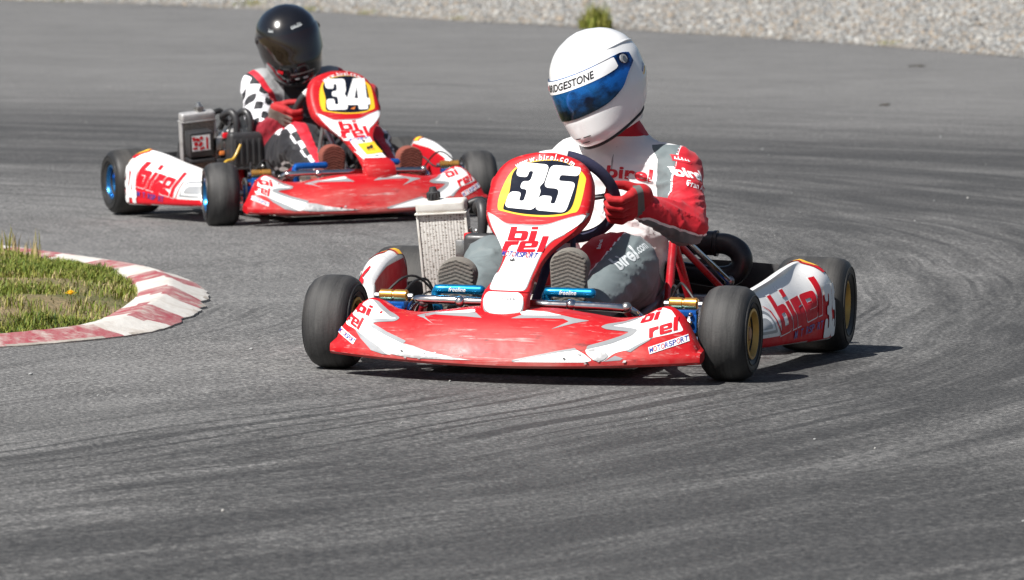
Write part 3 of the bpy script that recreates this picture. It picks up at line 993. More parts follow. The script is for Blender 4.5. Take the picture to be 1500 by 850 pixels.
# ---- wheels
def wheel(parent, x, y, r, w, rim_r, rimmat, tyremat, out, steer=0.):
    e = empty('wheel', (x, y, r), (0, 0, steer)); e.parent = parent
    h = w / 2
    g = Geo()
    sh = .036 if w < .16 else .045
    prof = []
    # outer skin from inner bead over the tread to outer bead
    half = [(h * .80, rim_r - .004), (h * .86, rim_r + .003), (h * .94, rim_r + .010), (h * .992, rim_r + .024), (h, r * .76), (h - .003, r * .84), (h - .010, r * .912), (h - .020, r * .955), (h - sh * .8, r * .984), (h - sh * 1.25, r * .997), (h * .3, r)]
    prof = [(-a, b) for a, b in half] + [(a, b) for a, b in half[::-1]]
    prof = prof + [(h * .75, rim_r - .012), (-h * .75, rim_r - .012)]
    g.lathe(prof, tyremat, n=72, closed_prof=True)
    # moulding lines on the side walls
    for sd in (-1, 1):
        for rr, hh in ((r * .80, .0012), (r * .66, .0010)):
            g.lathe([(sd * (h - .002), rr - .002), (sd * (h + hh), rr - .001), (sd * (h + hh), rr + .001), (sd * (h - .002), rr + .002)], tyremat, n=64)
    t = g.build('tyre', e, 50)
    g = Geo()
    b = h * .78
    # dished rim barrel
    prof = [(-b - .012, rim_r + .003), (-b - .013, rim_r - .004), (-b - .003, rim_r - .010), (-b * .5, rim_r - .016), (-.01, rim_r - .020), (b * .5, rim_r - .016), (b + .003, rim_r - .010), (b + .013, rim_r - .004), (b + .012, rim_r + .003),
            (b, rim_r - .001), (b * .5, rim_r - .011), (-b * .5, rim_r - .011), (-b, rim_r - .001)]
    g.lathe(prof, rimmat, n=64, closed_prof=True)
    dsk = out * b * .42
    g.lathe([(dsk - .006, .001), (dsk - .006, rim_r - .014), (dsk + .006, rim_r - .014), (dsk + .006 + out * .004, .034), (dsk + .006 + out * .01, .030), (dsk + .006 + out * .010, .001)], rimmat, n=48)
    for k in range(5):
        a = k * 2 * math.pi / 5
        g.lathe([(dsk, .001), (dsk, .014), (dsk + out * .012, .012), (dsk + out * .012, .001)], rimmat, (0, .046 * math.cos(a), .046 * math.sin(a)), n=10)
    g.build('rim', e, 40)
    g = Geo()
    g.lathe([(dsk, .001), (dsk, .024), (dsk + out * .028, .022), (dsk + out * .034, .016), (dsk + out * .034, .001)], COPR if rimmat is GOLD else STL, n=24)
    for k in range(3):
        a = k * 2.094 + .5
        g.lathe([(dsk, .001), (dsk, .006), (dsk + out * .016, .006), (dsk + out * .016, .001)], STL, (0, .032 * math.cos(a), .032 * math.sin(a)), n=6)
    g.lathe([(-out * h * .7, .001), (-out * h * .7, .020), (dsk, .020)], STL, n=20)
    g.build('hub', e, 40)
    return e

def fan(pts):
    return [pts]


def make_kart(num, pose, opts):
    x0, y0, rz, roll = pose
    zc = float(gh(x0, y0))
    K = empty('go_kart', (x0, y0, zc), (0, roll, rz))
    tag(K, opts['label'], 'go-kart', 'racing karts on the track')
    dx = opts['panel_dx']
    st = opts['steer']
    # ------------ chassis
    g = Geo()
    for s in (-1, 1):
        g.tube([(s * .20, .70, .055), (s * .30, .60, .05), (s * .38, .50, .062), (s * .36, .40, .045), (s * .30, .2, .042), (s * .29, -.1, .042), (s * .30, -.35, .05), (s * .33, -.60, .07), (s * .33, -.70, .09)], .016, REDT, 12, 4)
        g.tube([(s * .38, .50, .062), (s * .405, .512, .085)], .02, REDT, 12)
        # C-shaped yokes carrying the stub axles
        g.box((s * .422, .513, .165), (.045, .036, .012), REDT, .003); g.box((s * .422, .513, .088), (.045, .036, .012), REDT, .003)
        g.box((s * .402, .513, .127), (.012, .036, .088), REDT, .003)
        g.tube([(s * .245, -.10, .045), (s * .247, -.20, .33)], .0125, REDT, 10)
        g.tube([(s * .30, -.34, .05), (s * .247, -.20, .33)], .0125, REDT, 10)
        g.tube([(s * .33, -.513, .07), (s * .33, -.513, .14)], .02, REDT, 10)
        # diagonals from the bumper mount to the floor
        g.tube([(s * .285, .60, .19), (s * .33, .50, .10), (s * .345, .44, .055)], .012, REDT, 10, 3)
    g.tube([(-.36, .40, .045), (.36, .40, .045)], .014, REDT, 12)
    g.tube([(-.29, -.02, .042), (.29, -.02, .042)], .014, REDT, 12)
    g.tube([(-.33, -.62, .072), (.33, -.62, .072)], .016, REDT, 12)
    g.build('chassis_frame', K)
    # ------------ floor tray
    g = Geo()
    g.box((0, .26, .030), (.60, .62, .005), TRAY, .002)
    g.build('floor_tray', K)
    # ------------ front bumper bar
    g = Geo()
    g.tube([(-.345, .46, .07), (-.335, .52, .13), (-.30, .585, .185), (-.255, .61, .198), (-.1, .625, .202), (.1, .625, .204), (.27, .61, .206), (.315, .585, .195), (.345, .52, .14), (.35, .46, .07)], .0125, CHR, 14, 5)
    for s in (-1, 1):
        g.tube([(s * .155 + .02, .622, .20), (s * .155 + .02, .635, .10), (s * .155 + .02, .66, .06)], .009, CHR, 10)
        g.ball((s * .155 + .02, .624, .203), .017, CHR, 8)
        g.ball((s * .285, .603, .199), .015, STL, 8)
    g.build('front_bumper_bar', K)
    # ------------ nose fairing with its livery
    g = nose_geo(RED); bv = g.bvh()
    g.keep = True
    decals(g, bv, NOSE_ART, 'y')
    nose_letters(g, bv)
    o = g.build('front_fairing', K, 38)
    # ------------ number panel
    g = panel_geo(RED, dx); bv = g.bvh(); g.keep = True
    panel_decals(g, bv, dx, num, opts)
    g.build('number_panel', K, 38)
    # mount struts of the panel and the steering column
    g = Geo()
    g.tube([(dx * .5, .60, .08), (0, .36, .27), (.005, .17, .41)], .0125, SUEDE if opts['dark_col'] else STL, 10)
    g.build('steering_column', K)
    g = Geo()
    for s in (-1, 1):
        g.tube([(dx + s * .10, .36, .42), (s * .085, .34, .20), (s * .09, .34, .05)], .008, SUEDE if opts['dark_col'] else STL, 8)
    g.tube([(-.085 + dx * .5, .38, .24), (.085 + dx * .5, .33, .13)], .006, HOSE, 8)
    g.build('column_support', K)
    # ------------ steering wheel
    sw = empty('steering_wheel', (0, 0, 0)); sw.parent = K
    C, T, Nw = opts['wheel_c'], Vector((0, .55, .835)).normalized(), Vector((0, -.835, .55)).normalized()
    X = Vector((1, 0, 0)); sa = opts['wheel_rot']
    def rim(a, rr=.15):
        return C + X * math.sin(a + sa) * rr + T * math.cos(a + sa) * rr * (1 if math.cos(a) > -.6 else .93)
    def arc_ring(a0, a1, n, m, rad):
        gg.tube([rim(a0 + (a1 - a0) * i / n) for i in range(n + 1)], rad, m, 14)
    gg = Geo()
    pa, pb = opts['pale']
    arc_ring(pb, pa + 2 * math.pi, 60, SUEDE if num == '35' else BLKP, .0158)
    arc_ring(pa, pb, 18, GRIPW, .0161)
    gg.build('grip', sw)
    gg = Geo()
    for a in (R(90), R(270), R(180)):
        gg.tube([C - Nw * .03, C - Nw * .012 + (rim(a) - C) * .5, rim(a)], .008, BLKP, 8, 3)
    gg.lathe([(-.035, .001), (-.035, .035), (-.015, .035), (-.015, .001)], BLKP, C, M=Matrix((Nw, X, T)).transposed(), n=20)
    gg.build('spokes', sw)
    # ------------ pedals
    for s, xc in ((1, .19), (-1, -.121)):
        g = Geo()
        w = .06
        mt = CYAN if num == '35' else BLUA
        g.tube([(xc - w, .575, .233), (xc + w * .9, .575, .233), (xc + w * 1.08, .572, .226), (xc + w * 1.1, .57, .20), (xc + w * .7, .56, .10), (xc + w * .5, .555, .055)], .0135, mt, 14, 3)
        g.ball((xc - w, .575, .233), .0132, mt, 10)
        g.tube([(xc + w * .5 - .02, .555, .055), (xc + w * .5 + .02, .555, .055)], .014, STL, 10)
        if num == '35':
            cu = g.bvh()
            lay(g, art_xf(art_text('freeline', .016, .01, .3), (-xc - .005, .233)), WHTC, caster(cu, (0, .8, 0), (-1, 0, 0), (0, 0, 1), (0, 1, 0), .0008), .004)
        g.build('pedal', K)
    # ------------ stub axles, brakes, tie rods
    for s in (-1, 1):
        q = empty('stub_axle', (s * .424, .513, .13), (0, 0, st)); q.parent = K
        g = Geo()
        g.tube([(0, 0, -.052), (0, 0, .056)], .011, STL, 12)
        g.box((s * .008, 0, -.004), (.034, .036, .066), BLUA, .006)
        g.tube([(s * .015, 0, 0), (s * .125, 0, 0)], .0125, STL, 12)
        for k, zz in enumerate((-.042, -.028, .035, .047)):
            g.lathe([(zz, .004), (zz, .0165), (zz + .009, .0165), (zz + .009, .004)], BLUA if k % 2 else STL, axis='z', n=18)
        g.box((-s * .005, -.05, -.012), (.022, .09, .012), BLUA, .003)
        g.build('spindle', q)
        g = Geo()
        g.lathe([(s * .028 - .004, .03), (s * .028 - .004, .062), (s * .028 + .004, .062), (s * .028 + .004, .03)], STL, n=40, closed_prof=True)
        g.lathe([(s * .028 - .008, .012), (s * .028 - .008, .036), (s * .028 + .008, .036), (s * .028 + .008, .012)], BLUA, n=24)
        g.build('brake_disc', q)
        g = Geo()
        g.box((-s * .006, .018, .054), (.078, .05, .018), BLUA, .004)
        g.box((-s * .030, .036, .022), (.022, .030, .060), BLUA, .004)
        g.box((s * .026, .036, .026), (.020, .026, .050), BLUA, .004)
        g.box((-s * .012, .040, -.030), (.050, .024, .016), STL, .004)
        g.box((-s * .012, .042, -.052), (.060, .024, .012), BLUA, .004)
        g.lathe([(-.040, .001), (-.040, .012), (-.037, .0155), (-.004, .0155), (-.002, .0130), (.002, .0130), (.004, .0155), (.037, .0155), (.040, .012), (.040, .001)], GLDA, (-s * .008, .018, .080), n=20)
        for xx in (-.048, .048):
            g.lathe([(-.006, .001), (-.006, .008), (.006, .008), (.006, .001)], STL, (-s * .008 + xx, .018, .078), n=8)
        g.tube([(s * .02, 0, .085), (s * -.02, -.03, .125), (s * -.05, -.09, .12), (s * -.09, -.14, .06), (s * -.13, -.2, -.04)], .0035, HOSE, 6, 4)
        for yy in (.036, .040):
            for zz in (-.05, -.028, .0, .03, .052):
                g.ball((-s * (.03 - .05 * (zz > 0)), yy + .016, zz), .0065, CHR, 6)
        bc = g.build('brake_caliper', q); bc.location.x = -.030 if s > 0 else -.014
    for s in (-1, 1):
        g = Geo()
        g.tube([(s * .325, .22, .06), (s * .335, .26, .17), (s * .35, .30, .235), (s * .375, .36, .235), (s * .395, .43, .20), (s * .405, .50, .20)], .0035, HOSE, 8, 5)
        g.tube([(s * .31, .24, .05), (s * .315, .27, .14), (s * .335, .29, .20), (s * .365, .31, .19), (s * .37, .28, .14), (s * .34, .25, .10)], .003, HOSE, 8, 5)
        g.build('brake_hose', K)
        g = Geo()
        a = Vector((s * .419, .425, .118)); b = Vector((s * .03, .40, .12))
        g.tube([a, b], .0075, STL, 10)
        g.ball(a, .014, CHR, 8); g.ball(b, .014, CHR, 8)
        g.tube([a + (b - a) * .05, a + (b - a) * .14], .011, CHR, 6)
        g.build('tie_rod', K)
    # ------------ wheels
    rm = opts['rim']
    wheel(K, -FT, HW, FR_, .13, .0665, rm, TYRE, -1, st)
    wheel(K, FT, HW, FR_, .13, .0665, rm, TYRE, 1, st)
    wheel(K, -RT, -HW, RR_, .205, .0685, rm, TYREW, -1)
    wheel(K, RT, -HW, RR_, .205, .0685, rm, TYREW, 1)
    # ------------ rear axle and bumper
    g = Geo()
    g.tube([(-.58, -HW, RR_), (.58, -HW, RR_)], .02, STL, 16)
    g.lathe([(.20, .02), (.20, .10), (.205, .105), (.21, .10), (.21, .02)], STL, (0, -HW, RR_), n=40)
    g.lathe([(-.17, .02), (-.17, .095), (-.158, .095), (-.158, .02)], STL, (0, -HW, RR_), n=40)
    g.box((-.16, -HW + .085, RR_ + .03), (.05, .06, .07), BLUA, .005)
    for s in (-1, 1):
        g.lathe([(s * .33 - .015, .02), (s * .33 - .015, .038), (s * .33 + .015, .038), (s * .33 + .015, .02)], BLUA, (0, -HW, RR_), n=24)
    g.build('rear_axle', K)
    g = Geo()
    prof = [(-.04, -.045), (-.045, 0), (-.03, .05), (0, .055), (.01, 0), (0, -.05)]
    rings = []
    for i in range(25):
        x = -.56 + 1.12 * i / 24
        k = 1 - .3 * (abs(x) / .56) ** 3
        rings.append([(x, -.735 + a + .05 * (abs(x) / .56) ** 2, .19 + b * k) for a, b in prof])
    g.loft(rings, BLKP, True, True, True)
    g.tube([(-.3, -.66, .09), (-.3, -.74, .17)], .014, STL); g.tube([(.3, -.66, .09), (.3, -.74, .17)], .014, STL)
    g.build('rear_bumper', K)
    # ------------ seat
    g = Geo()
    path = [(.06, .125), (.02, .085), (-.06, .062), (-.16, .052), (-.27, .056), (-.36, .085), (-.42, .145), (-.455, .22), (-.480, .30), (-.497, .37), (-.505, .41)]
    hw = [.17, .19, .205, .215, .215, .21, .20, .195, .19, .18, .15]
    wall = [.04, .07, .11, .15, .20, .235, .20, .14, .10, .06, .03]
    Q, S1 = catmull([Vector((a, b, 0)) for a, b in path], hw, 4); _, S2 = catmull([Vector((a, b, 0)) for a, b in path], wall, 4)
    inner = []; outer = []
    for i, p in enumerate(Q):
        t = (Q[min(len(Q) - 1, i + 1)] - Q[max(0, i - 1)]).normalized()
        nr = Vector((-t.y, t.x, 0)); nr = -nr if nr.y + nr.x * .6 < 0 else nr
        ri = []; ro = []
        for k in range(-12, 13):
            u = k / 12
            a = abs(u)
            xx = S1[i] * (a / .62 if a < .62 else 1 + .10 * (a - .62)) * (1 if u > 0 else -1)
            rise = S2[i] * (0.10 * (a / .62) ** 3 if a < .62 else .10 + .90 * ((a - .62) / .38) ** .9)
            up = nr * .72 + Vector((0.10, .70, 0)) * .28
            q = p + up * rise
            ri.append((xx, q.x, q.y))
            ro.append((xx * 1.025 + (0.004 if u > 0 else -.004), q.x - nr.x * .007, q.y - nr.y * .007))
        inner.append(ri); outer.append(ro)
    rings = [a + b[::-1] for a, b in zip(inner, outer)]
    g.loft(rings, SEATM, True, True, True)
    g.build('seat', K, 60)
    # seat stays down to the axle carriers
    for s in (-1, 1):
        g = Geo()
        g.tube([(s * .232, -.265, .335), (s * .345, -.485, .165)], .0105, REDT if s < 0 else STL, 10)
        g.tube([(s * .225, -.36, .345), (s * .345, -.535, .195)], .0095, CHR, 10)
        g.ball((s * .345, -.49, .165), .018, BLUA, 8); g.ball((s * .345, -.54, .195), .016, STL, 8)
        g.lathe([(-.006, .001), (-.006, .022), (.006, .022), (.006, .001)], STL, (s * .235, -.24, .32), n=16)
        g.build('seat_stay', K)
    # ------------ engine
    en = empty('engine', (0, 0, 0)); en.parent = K
    g = Geo()
    g.box((.30, -.27, .115), (.17, .21, .13), ALU, .02)
    g.lathe([(.39, .001), (.39, .075), (.42, .07), (.425, .001)], BLKP, (0, -.30, .12), n=30)
    g.lathe([(.395, .001), (.395, .02), (.435, .018), (.435, .001)], STL, (0, -.30, .12), n=20)
    g.box((.30, -.30, .215), (.115, .115, .10), ALU, .015)
    for k in range(5):
        g.box((.30, -.30, .185 + k * .02), (.135, .135, .007), ALU, .003)
    g.box((.30, -.30, .295), (.11, .11, .05), ALU, .02)
    g.lathe([(.32, .001), (.32, .012), (.36, .008), (.365, .001)], STL, (.30, -.30, 0), axis='z', n=12)
    g.build('crankcase', en)
    g = Geo()
    g.lathe([(-.20, .001), (-.20, .022), (-.12, .026), (-.11, .020), (-.09, .020)], ALU, (.275, 0, .275), axis='y', n=24)
    g.box((.275, -.155, .31), (.042, .06, .07), ALU, .008)
    g.lathe([(.34, .001), (.34, .022), (.39, .02), (.40, .012), (.40, .001)], ALU, (.275, -.155, 0), axis='z', n=20)
    for k in range(6):
        g.ball((.24 + .014 * k, -.115 + .004 * (k % 3), .33 + .02 * (k % 4)), .009, STL if k % 2 else CHR, 7)
    g.build('carburettor', en)
    g = Geo()
    g.box((.255, -.065, .270), (.150, .085, .155), BLKP, .018, seg=3)
    for k in range(5):
        g.box((.205 + k * .026, -.019, .268), (.010, .010, .105), BLKP, .004)
    g.box((.255, -.065, .200), (.156, .092, .012), BLKP, .005)
    for k in (-1, 1):
        g.tube([(.255 + k * .03, -.07, .345), (.255 + k * .03, -.075, .40), (.268 + k * .03, -.10, .43), (.29 + k * .03, -.15, .41), (.29, -.17, .38)], [.013, .016, .016, .014, .012], BLKP, 12, 4)
        g.ball((.255 + k * .062, -.018, .205), .008, STL, 7)
    g.build('airbox', en)
    # loose plumbing and cables round the engine
    cr = random.Random(5)
    for k in range(13):
        a = Vector((cr.uniform(.21, .325), cr.uniform(-.30, -.10), cr.uniform(.20, .41)))
        b = Vector((cr.uniform(.20, .325), cr.uniform(-.34, -.08), cr.uniform(.08, .36)))
        m_ = (a + b) / 2 + Vector((cr.uniform(-.03, .01), cr.uniform(.0, .05), cr.uniform(-.02, .05)))
        g = Geo()
        g.tube([a, a.lerp(m_, .5) + Vector((cr.uniform(-.02, .02), .01, .02)), m_, m_.lerp(b, .5), b], cr.choice([.003, .004, .006, .009]), cr.choice([HOSE, HOSE, BLKP, STL, FUEL if k % 5 == 0 else HOSE]), 8, 4)
        for e_ in (a, b):
            g.ball(e_, cr.uniform(.007, .012), cr.choice([STL, CHR, BLKP, GLDA]), 7)
        g.build('cable', en)
    g = Geo()
    g.box((.325, -.085, .335), (.03, .028, .022), REDV, .004); g.box((.345, -.10, .262), (.022, .03, .018), ORG, .004)
    g.box((.352, -.11, .30), (.035, .04, .05), STL, .006); g.box((.34, -.10, .225), (.06, .035, .03), BLKP, .006)
    g.build('carburettor_fittings', en)
    # ------------ radiator
    rd = empty('radiator', (.41, -.20, .165), (R(-9), R(4), 0)); rd.parent = K
    g = Geo()
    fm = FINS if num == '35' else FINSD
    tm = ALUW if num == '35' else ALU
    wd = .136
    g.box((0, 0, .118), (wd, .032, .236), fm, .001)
    for s in (-1, 1):
        g.box((s * (wd / 2 + .0035), 0, .118), (.007, .040, .240), tm, .002)
    g.build('core', rd)
    g = Geo(); g.box((0, 0, -.012), (wd + .012, .046, .022), tm, .006); g.build('lower_tank', rd)
    g = Geo(); g.box((0, 0, .257), (wd + .012, .05, .036), tm, .011, seg=3)
    g.box((0, .0, .238), (wd + .018, .054, .005), tm, .001)
    g.build('upper_tank', rd)
    g = Geo()
    cx = .022 if num == '35' else -.01
    cm = BLKP if num == '35' else STL
    g.lathe([(.274, .001), (.274, .018), (.280, .0185), (.297, .0185), (.300, .013), (.312, .009), (.312, .001)], cm, (cx, 0, 0), axis='z', n=18)
    for k in range(12):
        a = k * .5236
        g.box((cx + .0185 * math.cos(a), .0185 * math.sin(a), .288), (.004, .004, .014), cm, .001)
    g.build('cap', rd)
    g = Geo()
    g.tube([(-wd / 2, -.02, .25), (-.11, -.03, .26), (-.14, -.06, .22), (-.13, -.09, .17)], .012, HOSE, 10, 4)
    g.tube([(-wd / 2, -.01, -.01), (-.12, -.03, .0), (-.14, -.06, .02)], .012, HOSE, 10, 4)
    g.tube([(-wd / 2 - .01, .012, .19), (-.085, -.03, .12), (-.08, -.05, .02)], .006, STL, 8)
    g.build('hose', rd)
    if num != '35':
        g = Geo()
        g.box((.015, .060, .155), (.105, .075, .105), BLKP, .008)
        cu = g.bvh(); ca = caster(cu, (.015, .3, .16), (-1, 0, 0), (0, 0, 1), (0, 1, 0), .0008)
        lay(g, art_poly([[(-.044, -.030), (.036, -.030), (.036, .036), (-.044, .036)]]), WHTC, ca)
        ca = caster(cu, (.015, .3, .16), (-1, 0, 0), (0, 0, 1), (0, 1, 0), .0016)
        for (a, b, w, h, ro) in ((-.035, .022, .012, .018, .3), (-.018, .018, .02, .012, -.4), (-.002, .024, .012, .014, .6), (-.026, 0, .016, .016, .2), (-.006, -.002, .02, .013, .9), (-.03, -.018, .02, .008, 0), (0, -.02, .022, .009, .3), (.022, .0, .008, .05, 0)):
            lay(g, art_xf(art_poly([[(-w / 2, -h / 2), (w / 2, -h / 2), (w / 2, h / 2), (-w / 2, h / 2)]]), (a, b), ro), REDV, ca)
        g.box((.015, .062, .085), (.11, .08, .016), BLKP, .004)
        g.build('electronics_box', rd)
        g = Geo()
        g.tube([(.30, .02, .30), (.335, .03, .245), (.37, .04, .235), (.41, .06, .20), (.44, .08, .15), (.445, .09, .11)], .006, FUEL, 10, 5)
        g.build('fuel_hose', K)
    # chain guard standing up by the sprocket
    g = Geo()
    pl = [(-.62, .06), (-.36, .06), (-.34, .13), (-.37, .21), (-.42, .27), (-.45, .315), (-.475, .30), (-.50, .24), (-.57, .20), (-.62, .16)]
    pl = art_round(pl, .03)
    n = len(pl)
    g.add([(.40 if num == '34' else .36, a, b) for a, b in pl] + [(.408 if num == '34' else .368, a, b) for a, b in pl], [tuple(range(n)), tuple(range(2 * n - 1, n - 1, -1))] + [(i, (i + 1) % n, n + (i + 1) % n, n + i) for i in range(n)], BLKP)
    g.build('chain_guard', K)
    # ------------ exhaust
    g = Geo()
    g.tube([(.30, -.36, .23), (.30, -.45, .25), (.24, -.56, .285), (.12, -.60, .30), (.02, -.60, .302)], [.02, .022, .028, .034, .036], BLKM, 16, 4)
    g.tube([(.04, -.60, .302), (-.285, -.60, .300)], .036, BLKM, 24)
    g.tube([(-.287, -.60, .300), (-.297, -.60, .300)], .0385, BLKM, 24)
    g.tube([(-.285, -.60, .300), (-.325, -.60, .298), (-.358, -.60, .280), (-.370, -.60, .252), (-.360, -.60, .222), (-.325, -.60, .203), (-.26, -.60, .205), (-.14, -.61, .222), (.0, -.62, .24)], [.030, .031, .032, .032, .032, .032, .031, .028, .026], BLKM, 20, 5)
    g.build('exhaust', K)
    # ------------ fuel tank between the knees
    g = Geo()
    g.box((0, .20, .12), (.17, .26, .16), TRAY, .035, seg=3)
    g.lathe([(.2, .001), (.2, .03), (.225, .03), (.225, .001)], BLKP, (0, .25, 0), axis='z', n=20)
    g.build('fuel_tank', K)
    # ------------ side pods
    for s in (-1, 1):
        g = pod_geo(WHT, s); bv = g.bvh(); g.keep = True
        pod_decals(g, bv, s, num)
        pd = g.build('side_pod', K, 42)
        g = Geo()
        g.tube([(s * .31, .16, .05), (s * .49, .16, .075)], .011, STL, 10); g.tube([(s * .31, -.18, .05), (s * .49, -.18, .07)], .011, STL, 10)
        g.build('side_bar', K)
    return K

def decals(g, bv, art, ax):
    for k, (mt, pl, lev) in art.items():
        lay(g, art_poly([pl]), globals()[mt], caster(bv, (0, 1.2, 0), (1, 0, 0), (0, 0, 1), (0, 1, 0), .0007 * lev), .010)

# ================================================================== LIVERY (cut vinyl laid on the bodywork; x-z outlines measured on the fairing)
RWt = [(-0.2737, 0.1589), (-0.3082, 0.1674), (-0.3332, 0.1761), (-0.3719, 0.1935), (-0.3987, 0.2065), (-0.4246, 0.2005), (-0.449, 0.1748), (-0.4668, 0.1496), (-0.4285, 0.1397), (-0.3885, 0.1309), (-0.3636, 0.1138), (-0.3319, 0.0995), (-0.310, 0.0950), (-0.2961, 0.0906), (-0.2714, 0.0690), (-0.2541, 0.072), (-0.22, 0.0958), (-0.2234, 0.1025), (-0.2482, 0.1078), (-0.287, 0.1179), (-0.3272, 0.1363), (-0.3436, 0.148), (-0.3263, 0.1525)]
RG1 = [(-0.247, 0.1570), (-0.2603, 0.1635), (-0.3042, 0.1690), (-0.335, 0.1785), (-0.3332, 0.1745), (-0.3094, 0.166), (-0.2754, 0.1592), (-0.3261, 0.1540), (-0.3470, 0.1505), (-0.3328, 0.1347), (-0.2875, 0.1157), (-0.2487, 0.1060), (-0.2221, 0.1004), (-0.2239, 0.1092), (-0.2658, 0.1211), (-0.3038, 0.1338), (-0.3251, 0.1444), (-0.2646, 0.1505)]
LWt = [(0.4779, 0.1454), (0.4653, 0.1615), (0.4471, 0.1900), (0.4216, 0.2060), (0.4105, 0.2055), (0.3827, 0.1862), (0.3467, 0.1636), (0.3237, 0.1608), (0.3403, 0.1573), (0.3836, 0.1560), (0.4094, 0.154), (0.4119, 0.147), (0.3769, 0.1297), (0.3425, 0.1159), (0.2902, 0.0993), (0.3164, 0.0700), (0.3326, 0.0690), (0.3674, 0.0895), (0.4083, 0.1095), (0.4432, 0.1299), (0.4687, 0.1386)]
LG1 = [(0.4129, 0.2060), (0.3945, 0.2010), (0.3569, 0.176), (0.3177, 0.1612), (0.3309, 0.1528), (0.3783, 0.1500), (0.3928, 0.1470), (0.3453, 0.1258), (0.2799, 0.1055), (0.2899, 0.0983), (0.3422, 0.1149), (0.3767, 0.129), (0.4137, 0.1462), (0.4116, 0.1549), (0.3838, 0.1589), (0.3403, 0.1573), (0.3271, 0.1609), (0.3482, 0.163), (0.384, 0.1856)]
NOSE_ART.update(
    a=('WHT', art_round(RWt, .006, 2), 1), b=('GRV', art_round(RG1, .006, 2), 2),
    c=('GRV', [(-0.3884, 0.1315), (-0.3826, 0.1247), (-0.3576, 0.1087), (-0.3380, 0.0936), (-0.3256, 0.0968), (-0.3627, 0.1187)], 2),
    d=('WHT', art_round([(-0.0281, 0.0640), (-0.0911, 0.0791), (-0.1497, 0.0919), (-0.1979, 0.0988), (-0.2188, 0.0884), (-0.242, 0.0725), (-0.2266, 0.067), (-0.1357, 0.0655)], .004, 2), 1),
    e=('GRV', [(-0.0281, 0.0642), (-0.0274, 0.0690), (-0.0976, 0.0843), (-0.1526, 0.0963), (-0.192, 0.1032), (-0.1985, 0.0985), (-0.1499, 0.0916), (-0.0912, 0.0788)], 2),
    f=('GRV', [(-0.2731, 0.0696), (-0.300, 0.0850), (-0.3221, 0.0784), (-0.3156, 0.0735)], 1),
    g=('WHT', art_round([(-0.0192, 0.1921), (-0.0161, 0.1955), (-0.0511, 0.1935), (-0.0967, 0.1915), (-0.1407, 0.1845), (-0.1182, 0.1833), (-0.0322, 0.1821)], .004, 2), 2),
    h=('GRV', art_round([(-0.0029, 0.1742), (-0.0282, 0.1830), (-0.1177, 0.1845), (-0.1398, 0.1850), (-0.1766, 0.1780), (-0.2165, 0.1724), (-0.1781, 0.1659), (-0.1196, 0.1498), (-0.1628, 0.1699), (-0.1462, 0.1766), (-0.0747, 0.1769)], .003, 2), 1),
    i=('WHT', art_round(LWt, .006, 2), 1), j=('GRV', art_round(LG1, .006, 2), 2),
    k=('GRV', [(0.4433, 0.1306), (0.4064, 0.1102), (0.3656, 0.0903), (0.3306, 0.0694), (0.3448, 0.0696), (0.3818, 0.0775), (0.4201, 0.1060)], 2),
    l=('SCF', [(0.2923, 0.0999), (0.2574, 0.0949), (0.2159, 0.0832), (0.1376, 0.0703), (0.0812, 0.0650), (0.2529, 0.0645), (0.3164, 0.0703)], 2),
    m=('WHT', art_round([(0.2114, 0.1812), (0.1199, 0.1915), (0.105, 0.1930), (0.0990, 0.1868), (0.1243, 0.1839), (0.2188, 0.1802)], .004, 2), 2),
    n=('GRV', art_round([(0.274, 0.1704), (0.253, 0.1750), (0.2176, 0.1824), (0.1247, 0.1848), (0.0980, 0.1862), (0.0765, 0.1730), (0.1265, 0.1756), (0.2164, 0.1766), (0.245, 0.1699), (0.2113, 0.1534), (0.2458, 0.1661)], .003, 2), 1))

def fit(bm, w, h, loc=(0, 0), rot=0., shear=0.):
    xs = [v.co.x for v in bm.verts]; ys = [v.co.y for v in bm.verts]
    cx, cy = (min(xs) + max(xs)) / 2, (min(ys) + max(ys)) / 2
    kx = w / (max(xs) - min(xs)); ky = h / (max(ys) - min(ys))
    for v in bm.verts:
        v.co = Vector(((v.co.x - cx) * kx, (v.co.y - cy) * ky, 0))
    return art_xf(bm, loc, rot, 1, 1, shear)

def scribble(n=6, seed=1):
    """worn maker's mark too small to read: a row of slanted dabs"""
    r_ = random.Random(seed); pl = []
    for i in range(n):
        h = r_.uniform(.6, 1.); b = r_.uniform(0, .15)
        pl.append([(i, b), (i + .34, b), (i + .52, h), (i + .18, h)])
        pl.append([(i + .3, b), (i + .85, b), (i + .88, b + .22), (i + .33, b + .22)])
    return art_poly(pl)

def rect(w, h, loc=(0, 0), rot=0., shear=0.):
    return art_xf(art_poly([[(-w / 2, -h / 2), (w / 2, -h / 2), (w / 2, h / 2), (-w / 2, h / 2)]]), loc, rot, 1, 1, shear)

def motorsport(g, fn1, fn2, w, h, loc, rot, step=.008, shear=.0, ground=True):
    if ground:
        lay(g, rect(w, h, loc, rot, shear), WHTC, fn1, step)
    word = 'MOTORSPORT'
    c, s = math.cos(rot), math.sin(rot)
    for i, ch in enumerate(word):
        t = (-.44 + .88 * i / 9) * w
        wl = w * .090
        lay(g, fit(art_text(ch, .02, .012), wl, h * .74, (loc[0] + c * t, loc[1] + s * t), rot, .12), REDV if i in (1, 3, 7) else BLUV, fn2, step)

def birel_stack(g, fn, bi, rel, step=.008):
    """the two-line wordmark: bi over rel; each (w, h, loc, rot)"""
    lay(g, fit(wordmark('bi'), *bi), REDV, fn, step)
    lay(g, fit(wordmark('rel'), *rel), REDV, fn, step)

